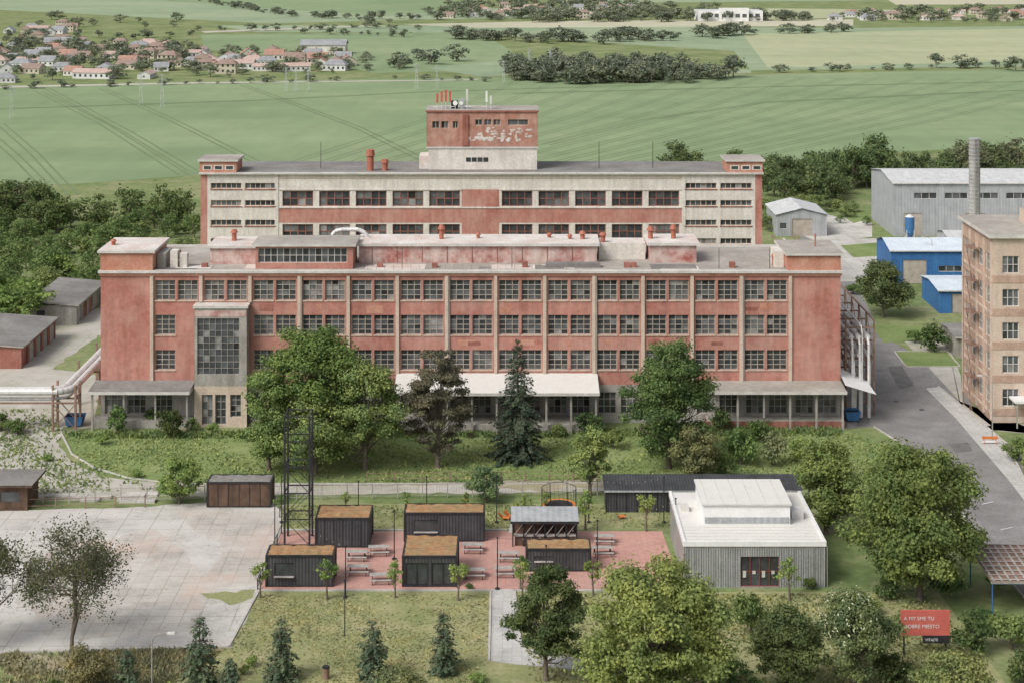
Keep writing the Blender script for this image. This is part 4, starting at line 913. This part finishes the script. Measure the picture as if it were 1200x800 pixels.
def opentree(Ht,W,nl=2600,ls=0.3,depth=6,spread=0.75):
    segs=[];tips=[]
    def rec(p,d,l,r,k):
        q=p+d*l; segs.append((p,q,r,r*0.7))
        if k<=3: tips.extend([q,(p+q)/2,p*0.25+q*0.75])
        if k==0: return
        for j in range(3 if k==depth else (2 if R.random()<0.75 else 3)):
            nd=d+R.normal(size=3)*0.5*np.array([1,1,0.55]); nd[2]+=0.04; nd[:2]*=1.1; nd/=np.linalg.norm(nd)
            rec(q,nd,l*R.uniform(0.72,0.95),r*0.66,k-1)
    rec(np.array([0,0,-0.1]),np.array([0.02,0,1.0]),Ht*0.16,0.026*Ht,depth)
    tips=np.array(tips)
    sx=W/2/np.percentile(np.abs(tips[:,:2]),97); sz=Ht/tips[:,2].max(); scl=np.array([sx,sx,sz])
    segs=[(a*scl,b*scl,r,s_) for a,b,r,s_ in segs]; tips=tips*scl
    idx=R.integers(0,len(tips),nl); pos=tips[idx]+R.normal(size=(nl,3))*spread*0.4; nr=rdir(nl)+np.array([0,0,0.5]); nr/=np.linalg.norm(nr,axis=1)[:,None]
    return pack(segs,quads(pos,nr,ls*R.uniform(0.6,1.3,nl)),4)
LM=[M['bark'],M['leaf']]
LB=1.8
def br(c): return (c[0]*LB,c[1]*LB*0.97,c[2]*LB*1.2)
def place(name,me,x,y,col,s=(1,1,1),rot=None):
    o=bpy.data.objects.new(name,me); sc.collection.objects.link(o); o.location=(x,y,0); o.scale=s; o.rotation_euler.z=R.uniform(0,6.28) if rot is None else rot; o.color=(*br(col),1); return o
def hero(name,kind,px,py,top,wpx,col,**k):
    s=S(py); Ht=(py-top)/s; W=wpx/s; x,y=G(px,py)
    if kind=='broad': k['nl']=int(k['nl']*1.35); k['ls']=k['ls']*0.8
    d={'broad':broad,'spruce':spruce,'open':opentree}[kind](Ht,W,**k)
    return place(name,tomesh(name,*d,LM),x,y,col)
GD=(0.06,0.09,0.032); GM=(0.095,0.14,0.045); GLt=(0.15,0.195,0.06)
hero('deciduous_tree','broad',365,542,360,150,(0.095,0.14,0.042),cb=0.05,nc=85,nl=24000,ls=0.4,crad=0.12,egg=0.4)
hero('deciduous_tree','broad',428,550,402,108,(0.135,0.18,0.06),cb=0.02,nc=70,nl=18000,ls=0.36,crad=0.13,egg=0.35)
hero('deciduous_tree','broad',315,550,425,86,(0.12,0.17,0.055),cb=0.02,nc=55,nl=13000,ls=0.36,crad=0.15)
hero('deciduous_tree','broad',370,556,455,100,(0.135,0.18,0.06),cb=0.0,nc=50,nl=12000,ls=0.34,crad=0.15)
hero('pine_tree','broad',513,548,392,88,(0.09,0.09,0.055),cb=0.03,nc=80,nl=16000,ls=0.32,crad=0.12,egg=0.5,flat=0.5)
hero('spruce_tree','spruce',607,538,396,78,(0.052,0.072,0.045),nw=30,ls=0.42,dens=1.6,pw=0.75)
hero('deciduous_tree','broad',784,548,388,122,(0.075,0.115,0.04),cb=0.02,nc=85,nl=24000,ls=0.38,crad=0.12)
hero('young_tree','broad',692,580,494,56,(0.155,0.20,0.065),cb=0.08,nc=40,nl=5000,ls=0.34,crad=0.13)
hero('deciduous_tree','broad',817,566,497,70,(0.12,0.13,0.055),cb=0.0,nc=40,nl=8500,ls=0.32,crad=0.15)
hero('shrub','broad',570,588,540,46,(0.095,0.14,0.06),cb=0.0,nc=26,nl=4000,ls=0.26,crad=0.17)
hero('young_tree','broad',210,590,527,60,(0.145,0.20,0.06),cb=0.02,nc=40,nl=5500,ls=0.32,crad=0.14)
hero('deciduous_tree','broad',1078,702,503,190,(0.11,0.145,0.045),cb=0.03,nc=105,nl=33000,ls=0.38,crad=0.11)
hero('deciduous_tree','broad',968,625,508,100,(0.12,0.155,0.048),cb=0.02,nc=65,nl=14000,ls=0.36,crad=0.13,egg=0.4)
hero('deciduous_tree','broad',640,797,655,108,(0.065,0.09,0.034),cb=0.15,nc=65,nl=15000,ls=0.3,crad=0.11)
hero('deciduous_tree','broad',768,860,640,205,(0.155,0.19,0.06),cb=0.08,nc=130,nl=38000,ls=0.34,crad=0.095,loose=0.22)
hero('deciduous_tree','open',84,775,612,185,(0.07,0.082,0.04),nl=9000,ls=0.2,depth=9,spread=0.85)
hero('deciduous_tree','open',-18,765,640,110,(0.065,0.075,0.035),nl=8000,ls=0.22,depth=8)
for (px,py,t,w) in ((330,797,722,44),(234,806,717,52),(437,796,722,48),(520,788,711,40),(148,815,757,40),(713,815,762,46),(270,815,768,34)):
    hero('small_pine_tree','spruce',px,py,t,w,(0.08,0.11,0.06),nw=11,ls=0.42,dens=1.3,pw=0.5)
hero('deciduous_tree','broad',922,812,702,105,(0.08,0.105,0.04),cb=0.02,nc=60,nl=15000,ls=0.28,crad=0.13)
hero('flowering_tree','broad',1000,800,680,112,(0.10,0.13,0.055),cb=0.02,nc=60,nl=16000,ls=0.28,crad=0.13)
hero('deciduous_tree','broad',100,815,752,75,(0.17,0.155,0.07),cb=0.02,nc=36,nl=6000,ls=0.24,crad=0.15)
hero('deciduous_tree','broad',1035,372,303,76,(0.08,0.105,0.042),cb=0.06,nc=50,nl=9000,ls=0.4,crad=0.14)
hero('deciduous_tree','broad',1120,850,757,110,(0.14,0.165,0.06),cb=0.02,nc=50,nl=12000,ls=0.28,crad=0.14)
hero('deciduous_tree','broad',470,860,775,90,(0.13,0.15,0.065),cb=0.05,nc=50,nl=9000,ls=0.24,crad=0.13,loose=0.3)
n=170; d_=rdir(n); d_[:,2]=np.abs(d_[:,2])
sF=S(800); pos=d_*np.array([56/sF*0.92,56/sF*0.92,60/sF])*R.uniform(0.75,1.0,n)[:,None]+np.array([0,0,58/sF]); v=quads(np.repeat(pos,3,0)+R.normal(size=(n*3,3))*0.07,np.repeat(d_,3,0),0.15*R.uniform(0.6,1.3,n*3),0.8)
par=[q for q in bpy.data.objects if q.name.startswith('flowering_tree')][0]
o=place('blossom_clusters',tomesh('blossom',v,np.arange(n*12).reshape(-1,4),np.zeros(n*3,int),[M['blossom']]),0,0,(1,1,1),rot=0); o.parent=par
Ts=[tomesh('shrub_tpl',*broad(2.6,3.4,cb=0.0,nc=20,nl=1600,ls=0.24,crad=0.17,loose=0.25),LM) for _ in range(5)]
Ty=[tomesh('sapling_tpl',*broad(4.2,2.3,cb=0.3,nc=18,nl=620,ls=0.22,crad=0.16,egg=0.4,loose=0.3),LM) for _ in range(4)]
def vary(c,a=0.2): 
    f=1+R.uniform(-a,a); return (c[0]*f*(1+R.uniform(-a,a)*0.6),c[1]*f,c[2]*f)
for (px,py,h) in ((305,700,3.6),(383,702,4.0),(463,700,3.6),(537,703,3.8),(612,697,3.2),(695,697,3.6),(476,602,2.6),(546,602,2.6),(614,622,4.0),(686,620,4.2),(757,622,4.2),(405,600,2.4),(328,606,2.6),(925,703,4.2),(640,602,2.4),(610,690,3.4)):
    me=Ty[int(R.integers(4))]; s=h/4.2; place('sapling_tree',me,*G(px,py),vary((0.16,0.215,0.06)),(s,s,s))
def shrub(px,py,hpx,wpx,c): 
    me=Ts[int(R.integers(5))]; s=S(py); place('shrub',me,*G(px,py),vary(c),(wpx/s/3.4,wpx/s/3.4,hpx/s/2.6))
for (px,py,h,w,c) in ((137,507,32,32,GM),(200,512,38,36,GD),(120,520,16,20,GLt),(178,497,20,24,GM),(868,545,50,44,GM),(905,545,45,40,(0.12,0.15,0.07)),(940,540,32,40,GLt),(888,515,25,40,GM),(975,560,40,50,GLt),(850,560,30,34,GM),
    (845,505,30,30,GD),(690,510,30,40,GD),(720,525,25,30,GM),(1095,412,34,42,GD),(1072,402,18,22,GM),(880,740,50,50,GM),(1050,800,40,60,GD),(1140,765,48,60,GD),(1185,760,46,60,GM),(1170,690,30,40,GM),(1110,700,40,50,GM),(1150,735,30,40,GD),
    (980,600,28,34,GLt),(20,508,20,34,GM),(55,540,10,16,GLt),(0,505,22,30,GM),(160,560,12,18,GLt),(550,690,8,12,GM),(295,780,14,18,GLt),(1190,540,34,40,GM),(1215,560,40,50,GLt),(450,825,30,40,GLt),(860,800,30,46,GM),
    (910,350,20,30,GM),(930,335,18,24,GD),(1000,345,14,22,GM),(95,365,18,30,GM),(130,355,20,30,GD),(225,505,16,22,GM),(250,507,14,20,GLt),(285,790,14,16,GM),(560,800,16,26,GLt),(655,512,16,26,GM),(950,690,16,20,GM),(760,512,20,30,GD),
    (1020,640,30,40,GM),(1015,720,26,40,GLt),(1060,740,24,36,GM),(980,735,20,40,GM),(1040,700,26,40,GD),(1120,800,30,44,GM),(1090,806,24,40,GLt),(1200,800,40,50,GD),(880,820,30,40,GM),(700,830,36,50,GLt),(830,820,36,50,GM),(200,822,24,40,GLt),(60,826,34,46,GM),(380,822,18,30,GLt),(610,830,24,40,GM)):
    shrub(px,py,h,w,c)
lowT=[broad(9,10,cb=0.0,nc=14,nl=380,ls=1.05,crad=0.2,loose=0.25) for _ in range(6)]
midT=[broad(8,9,cb=0.0,nc=26,nl=1400,ls=0.55,crad=0.16,loose=0.25) for _ in range(5)]
def mass(name,items,tpl,col):
    V=[];Q=[];MI=[];k=0
    for (x,y,h,w) in items:
        v,q,mi=tpl[int(R.integers(len(tpl)))]; a=R.uniform(0,6.28); c,s=np.cos(a),np.sin(a)
        vv=np.empty_like(v); vv[:,0]=(v[:,0]*c-v[:,1]*s)*w/9+x; vv[:,1]=(v[:,0]*s+v[:,1]*c)*w/9+y; vv[:,2]=v[:,2]*h/(9 if tpl is lowT else 8)
        V.append(vv);Q.append(q+k);MI.append(mi);k+=len(v)
    o=bpy.data.objects.new(name,tomesh(name,np.concatenate(V),np.concatenate(Q),np.concatenate(MI),LM)); sc.collection.objects.link(o); o.color=(*br(col),1)
def inpoly(x,y,P):
    c=False; j=len(P)-1
    for i in range(len(P)):
        if (P[i][1]>y)!=(P[j][1]>y) and x<(P[j][0]-P[i][0])*(y-P[i][1])/(P[j][1]-P[i][1])+P[i][0]: c=not c
        j=i
    return c
def region(Ppx,n,h0,h1,asp=1.0):
    P=[G(*p) for p in Ppx]; xs=[p[0] for p in P]; ys=[p[1] for p in P]; out=[]
    t=0
    while len(out)<n and t<n*60:
        t+=1; x=R.uniform(min(xs),max(xs)); y=R.uniform(min(ys),max(ys))
        if inpoly(x,y,P): h=R.uniform(h0,h1); out.append((x,y,h,h*R.uniform(0.85,1.35)*asp))
    return out
def line(pts,sp,h0,h1,jit=3,asp=1.0):
    P=[Vector(G(*p)) for p in pts]; out=[]
    for i in range(len(P)-1):
        d=P[i+1]-P[i]; n=max(1,int(d.length/sp))
        for k in range(n):
            if math.sin(k*0.35+i)+R.normal()*0.5<-0.9: continue
            c=P[i]+d*(k+R.uniform(-.4,.4))/n; h=R.uniform(h0,h1); out.append((c.x+R.normal()*jit,c.y+R.normal()*jit,h,h*R.uniform(0.9,1.5)*asp))
    return out
reg=[(-300,420),(-300,262),(0,262),(60,255),(120,262),(225,262),(236,300),(200,330),(120,350),(60,350),(20,385),(-60,420)]
mass('tree_thicket',region(reg,105,3,6.5),midT,(0.095,0.14,0.048))
mass('tree_thicket',region(reg,170,1.4,4.0,1.4),midT,(0.14,0.18,0.065))
mass('tree_thicket',region([(-300,285),(-300,255),(0,255),(230,255),(232,275),(0,280)],42,6,9.5),midT,(0.08,0.11,0.04))
mass('tree_thicket',region([(-300,255),(0,250),(100,252),(100,262),(-300,270)],12,5,8),midT,(0.115,0.115,0.065))
mass('tree_thicket',region([(-200,400),(0,380),(48,372),(40,362),(0,358),(-200,372)],16,5,7.5),midT,(0.115,0.17,0.05))
mass('tree_thicket',[(G(25,385)[0],G(25,385)[1],8,11),(G(-10,385)[0],G(-10,385)[1],8,11),(G(75,330)[0],G(75,330)[1],6,8)],midT,(0.115,0.17,0.05))
reg=[(765,212),(800,200),(900,205),(1000,205),(1200,205),(1600,215),(1600,265),(1200,225),(1020,222),(985,240),(893,238),(893,215)]
mass('tree_thicket',region(reg,80,5,9.5),midT,(0.078,0.108,0.045))
mass('tree_thicket',region(reg,70,3,7,1.2),midT,(0.115,0.15,0.058))
mass('tree_thicket',region([(1130,195),(1600,195),(1600,225),(1130,220)],24,8,12),midT,(0.10,0.115,0.058))
mass('tree_thicket',region([(940,212),(1040,210),(1040,225),(940,225)],12,8,12),midT,(0.08,0.115,0.045))
mass('tree_thicket',region([(893,245),(985,235),(1010,258),(960,252),(930,262),(893,275)],36,1.2,3.2,1.5),midT,(0.13,0.17,0.062))
mass('hedge',line([(985,262),(1020,262)],2.5,1.5,2.5,1),midT,(0.10,0.15,0.055))
D1=(0.112,0.135,0.088); D2=(0.135,0.16,0.10)  # far foliage greens, haze painted in as a lighter, bluer tint
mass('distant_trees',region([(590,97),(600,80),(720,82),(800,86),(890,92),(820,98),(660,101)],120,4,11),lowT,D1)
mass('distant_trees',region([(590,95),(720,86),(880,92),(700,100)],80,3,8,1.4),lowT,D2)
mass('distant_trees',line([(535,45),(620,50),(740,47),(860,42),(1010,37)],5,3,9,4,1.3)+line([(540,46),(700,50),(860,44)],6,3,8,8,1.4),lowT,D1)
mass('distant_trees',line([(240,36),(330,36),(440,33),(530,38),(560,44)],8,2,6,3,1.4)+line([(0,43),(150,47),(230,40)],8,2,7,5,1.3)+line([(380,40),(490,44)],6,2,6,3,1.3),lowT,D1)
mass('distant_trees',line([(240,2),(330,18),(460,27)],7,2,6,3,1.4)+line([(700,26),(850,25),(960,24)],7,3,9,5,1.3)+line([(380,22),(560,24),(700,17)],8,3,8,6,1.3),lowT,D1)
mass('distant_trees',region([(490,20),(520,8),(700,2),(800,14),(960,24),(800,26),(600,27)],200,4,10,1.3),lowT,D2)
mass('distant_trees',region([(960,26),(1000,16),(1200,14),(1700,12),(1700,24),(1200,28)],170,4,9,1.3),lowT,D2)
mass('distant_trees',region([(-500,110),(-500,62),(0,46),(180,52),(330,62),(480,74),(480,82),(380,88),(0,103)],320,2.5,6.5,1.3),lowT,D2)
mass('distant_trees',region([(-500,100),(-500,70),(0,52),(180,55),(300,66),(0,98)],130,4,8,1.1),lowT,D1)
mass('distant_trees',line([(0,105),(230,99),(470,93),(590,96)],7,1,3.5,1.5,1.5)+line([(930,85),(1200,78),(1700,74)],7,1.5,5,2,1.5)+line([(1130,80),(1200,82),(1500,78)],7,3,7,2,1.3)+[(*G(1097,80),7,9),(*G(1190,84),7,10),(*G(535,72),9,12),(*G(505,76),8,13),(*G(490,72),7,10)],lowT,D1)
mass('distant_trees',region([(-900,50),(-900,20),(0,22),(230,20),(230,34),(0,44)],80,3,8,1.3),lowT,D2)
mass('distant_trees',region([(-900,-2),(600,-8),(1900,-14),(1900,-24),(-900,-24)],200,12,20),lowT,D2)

# ------------------------------------------------------------ village houses
Wm=[surf('house_render_a',(0.58,0.56,0.51),(0.66,0.64,0.59),0.3,0.9,fine=0.05),surf('house_render_b',(0.50,0.45,0.36),(0.56,0.51,0.41),0.3,0.9,fine=0.05),surf('house_render_c',(0.58,0.58,0.575),(0.66,0.66,0.655),0.3,0.9,fine=0.05)]
Rm=[surf('roof_tile_red',(0.34,0.20,0.155),(0.42,0.26,0.205),0.3,0.9),surf('roof_tile_brown',(0.26,0.19,0.16),(0.32,0.24,0.20),0.3,0.9),surf('roof_tile_grey',(0.25,0.26,0.27),(0.34,0.35,0.36),0.3,0.9),surf('roof_pink',(0.45,0.33,0.29),(0.51,0.39,0.34),0.3,0.9)]
def housemesh(w,d,h,r,wm,rm,hip=False):
    mb=MB(); n=int(w/2.6); ops=[]
    for i in range(n):
        a=-w/2+(i+0.5)*w/n-0.6
        for z in ([1.0] if h<4.5 else [1.0,3.8]): ops.append((a,a+1.2,z,z+1.3))
    for yy,nn in ((-d/2,-1),(d/2,1)):
        ff=(0,yy,1,0,0,nn); mb.wall(ff,-w/2,w/2,0,h,ops,wm,0.12)
        for o in ops: mb.fq(ff,*o,0.12,M['g1'])
    for xx,nn in ((-w/2,-1),(w/2,1)):
        ff=(xx,0,0,1,nn,0); oo=[(-0.6,0.6,1.0,2.3)]; mb.wall(ff,-d/2,d/2,0,h,oo,wm,0.12); mb.fq(ff,*oo[0],0.12,M['g1'])
        if not hip: mb.poly([(xx,-d/2,h),(xx,d/2,h),(xx,0,h+r)],wm)
    q=w*0.25 if hip else -0.4; e=0.4
    mb.poly([(-w/2-e,-d/2-e,h-0.15),(w/2+e,-d/2-e,h-0.15),(w/2-q,0,h+r),(-w/2+q,0,h+r)],rm); mb.poly([(-w/2-e,d/2+e,h-0.15),(w/2+e,d/2+e,h-0.15),(w/2-q,0,h+r),(-w/2+q,0,h+r)],rm)
    if hip:
        for s_ in (-1,1): mb.poly([(s_*(w/2+e),-d/2-e,h-0.15),(s_*(w/2+e),d/2+e,h-0.15),(s_*(w/2-q),0,h+r)],rm)
    mb.box(w*0.15,w*0.15+0.6,0.3,0.9,h+r*0.4,h+r+0.7,M['brickdk'])
    return mb.build('house',mesh_only=True)
HM=[housemesh(11,9,3.2,3.0,Wm[0],Rm[0]),housemesh(11,9,5.4,2.2,Wm[1],Rm[1],True),housemesh(10,9,3.2,3.0,Wm[2],Rm[2]),housemesh(14,9,3.2,2.2,Wm[0],Rm[3],True),housemesh(12,9,3.2,2.6,Wm[1],Rm[1]),housemesh(20,8,3.2,1.8,Wm[2],Rm[3]),housemesh(13,9,3.4,2.4,Wm[2],Rm[2],True)]
def houses(Ppx,n,mind=15,sc0=0.72):
    P=[G(*p) for p in Ppx]; xs=[p[0] for p in P]; ys=[p[1] for p in P]; pl=[]; t=0
    while len(pl)<n and t<n*80:
        t+=1; x=R.uniform(min(xs),max(xs)); y=R.uniform(min(ys),max(ys))
        if not inpoly(x,y,P) or any((x-a)**2+(y-b)**2<mind**2 for a,b in pl): continue
        pl.append((x,y)); o=bpy.data.objects.new('house',HM[int(R.integers(7))]); sc.collection.objects.link(o); o.location=(x,y,0); o.rotation_euler.z=random.choice([0,0.15,math.pi/2,-0.2,math.pi/2+0.2]); s=sc0*R.uniform(0.85,1.15); o.scale=(s,s,s)
houses([(-400,100),(-300,66),(0,50),(60,47),(180,54),(240,62),(225,90),(0,98)],140,10)
houses([(230,88),(240,66),(330,66),(420,73),(420,82),(330,84)],28,11)
houses([(500,22),(560,12),(720,6),(760,14),(700,22)],34,20)
houses([(960,24),(1000,17),(1200,15),(1500,14),(1500,22),(1200,25)],50,20)
houses([(0,38),(60,30),(90,34),(60,44)],10,18)
A=Asm('factory_hall'); x,y=G(818,25); A['hall'].box(x,x+44,y,y+25,0,7,M['white'],M['hallroof']); A['hall'].box(x+14,x+34,y-3,y,0,9,M['white'],M['hallroof'])
for i in range(9): A['windows'].box(x+2+i*4.6,x+5+i*4.6,y-3.06 if 2<i<7 else y-0.06,y-3.01 if 2<i<7 else y-0.01,2.5,5,M['g2'])
A.build()
x,y=G(352,64); A=Asm('farm_barn'); A['walls'].box(x,x+22,y,y+12,0,4.5,M['cream']); A['roof'].poly([(x-.5,y-.5,4.5),(x+22.5,y-.5,4.5),(x+22.5,y+6,7),(x-.5,y+6,7)],Rm[2]); A['roof'].poly([(x-.5,y+12.5,4.5),(x+22.5,y+12.5,4.5),(x+22.5,y+6,7),(x-.5,y+6,7)],Rm[2]); A.build()
def pylonmesh(h=22):
    mb=MB(); m=M['pyl']; b=1.2; t=0.3
    cs=[(-1,-1),(1,-1),(1,1),(-1,1)]; lv=[0,5,9.5,13.5,17,20,h]
    def wd(z): return b+(t-b)*min(1,z/h)
    for i in range(len(lv)-1):
        z0,z1=lv[i],lv[i+1]; a,c=wd(z0),wd(z1)
        for k in range(4):
            p=cs[k];q=cs[(k+1)%4]
            mb.cyl((p[0]*a,p[1]*a,z0),(p[0]*c,p[1]*c,z1),0.11,0.1,4,m,cap=False)
            mb.cyl((p[0]*a,p[1]*a,z0),(q[0]*c,q[1]*c,z1),0.05,0.05,3,m,cap=False)
    for z,w in ((15.5,3.4),(18.5,2.8),(21,2.0)):
        mb.cyl((-w,0,z),(w,0,z),0.11,0.11,4,m)
        for s_ in (-1,1): mb.cyl((s_*w,0,z),(0,0,z+1.2),0.06,0.06,3,m); mb.cyl((s_*w,0,z),(s_*w,0,z-0.9),0.07,0.07,4,m)
    return mb.build('power_pylon',mesh_only=True)
PM=pylonmesh()
for (px,py,s) in ((13,140,0.5),(165,124,0.52),(190,127,0.52),(335,108,0.42),(347,108,0.4),(361,108,0.42),(488,106,0.46),(512,104,0.4),(620,88,0.5),(645,88,0.5),(590,98,0.4)):
    o=bpy.data.objects.new('power_pylon',PM); sc.collection.objects.link(o); o.location=(*G(px,py),0); o.scale=(s,s,s); o.rotation_euler.z=0.3

# ------------------------------------------------------------ grass blades
def blades(name,Ppx,n,h0,h1,col,w=0.05):
    P=[G(*p) for p in Ppx]; xs=[p[0] for p in P]; ys=[p[1] for p in P]
    X=R.uniform(min(xs),max(xs),n*3); Y=R.uniform(min(ys),max(ys),n*3)
    ok=np.zeros(len(X),bool); j=len(P)-1
    for i in range(len(P)):
        xi,yi=P[i]; xj,yj=P[j]
        if yi!=yj: ok^=((yi>Y)!=(yj>Y))&(X<(xj-xi)*(Y-yi)/(yj-yi)+xi)
        j=i
    den=np.sin(X*0.31+1.3)*np.sin(Y*0.27)+np.sin(X*0.9+Y*0.7)*0.5
    ok&=(den+R.normal(size=len(X))*0.8)>-0.2
    X=X[ok][:n]; Y=Y[ok][:n]; n=len(X)
    a=R.uniform(0,6.28,n); hh=R.uniform(h0,h1,n); ww=w*R.uniform(0.6,1.6,n); ln=R.normal(size=(n,2))*0.5*hh[:,None]
    b=np.stack([X,Y,np.zeros(n)],1); s=np.stack([np.cos(a)*ww,np.sin(a)*ww,np.zeros(n)],1); tp=b+np.stack([ln[:,0],ln[:,1],hh],1)
    v=np.stack([b-s*1.6,b+s*1.6,tp+s*0.4,tp-s*0.4],1).reshape(-1,3)
    o=bpy.data.objects.new(name,tomesh(name,v,np.arange(n*4).reshape(-1,4),np.zeros(n,int),[M['leaf']])); sc.collection.objects.link(o); o.color=(*br(col),1)
blades('tall_grass',[(75,508),(985,502),(1060,530),(1100,580),(720,566),(205,566),(130,555),(88,535)],16000,0.08,0.25,(0.17,0.21,0.08),0.08)
blades('tall_grass',[(75,508),(985,502),(985,511),(90,514)],6000,0.2,0.6,(0.12,0.165,0.06),0.09)
blades('lawn_grass',[(306,696),(574,696),(574,800),(180,830),(268,762)],10000,0.04,0.12,(0.21,0.21,0.10),0.07)
blades('lawn_grass',[(614,696),(1090,696),(1180,820),(620,820)],12000,0.06,0.25,(0.18,0.195,0.085),0.08)
blades('weeds',[(0,766),(268,760),(180,815),(0,815)],7000,0.1,0.4,(0.17,0.17,0.09),0.07)
blades('weeds',[(0,480),(70,480),(70,520),(110,545),(180,574),(0,580)],2500,0.1,0.4,(0.14,0.18,0.07),0.09)
blades('weeds',[(330,592),(800,592),(800,618),(332,618)],5000,0.05,0.2,(0.17,0.20,0.085),0.06)

# ------------------------------------------------------------ light, sky, camera
az=(-0.62,-0.55); el=math.radians(46)
w=bpy.data.worlds.new('World'); sc.world=w; w.use_nodes=True; nt=w.node_tree; bg=nt.nodes['Background']
sky=nt.nodes.new('ShaderNodeTexSky'); sky.sky_type='NISHITA'; sky.sun_disc=False; sky.sun_elevation=el; sky.sun_rotation=math.atan2(az[0],az[1]); sky.dust_density=4; sky.air_density=1.0
hs=nt.nodes.new('ShaderNodeHueSaturation'); hs.inputs['Saturation'].default_value=0.3
L(nt,sky.outputs[0],hs.inputs['Color']); L(nt,hs.outputs[0],bg.inputs['Color']); bg.inputs['Strength'].default_value=0.15
sun=bpy.data.lights.new('sun','SUN'); sun.energy=2.15; sun.angle=math.radians(24); sun.color=(1,0.95,0.89)
so=bpy.data.objects.new('sun',sun); sc.collection.objects.link(so)
hn=math.hypot(*az); d=Vector((-az[0]/hn*math.cos(el),-az[1]/hn*math.cos(el),-math.sin(el))); so.rotation_euler=d.to_track_quat('-Z','Y').to_euler()
cam=bpy.data.cameras.new('camera'); co=bpy.data.objects.new('camera',cam); sc.collection.objects.link(co)
co.location=(0,0,H); co.rotation_euler=(math.pi/2,0,0); cam.sensor_width=36; cam.lens=36*F/1200; cam.shift_y=-(400-HY)/1200
cam.clip_start=1; cam.clip_end=30000; sc.camera=co
sc.view_settings.view_transform='Standard'; sc.view_settings.look='None'; sc.view_settings.exposure=0
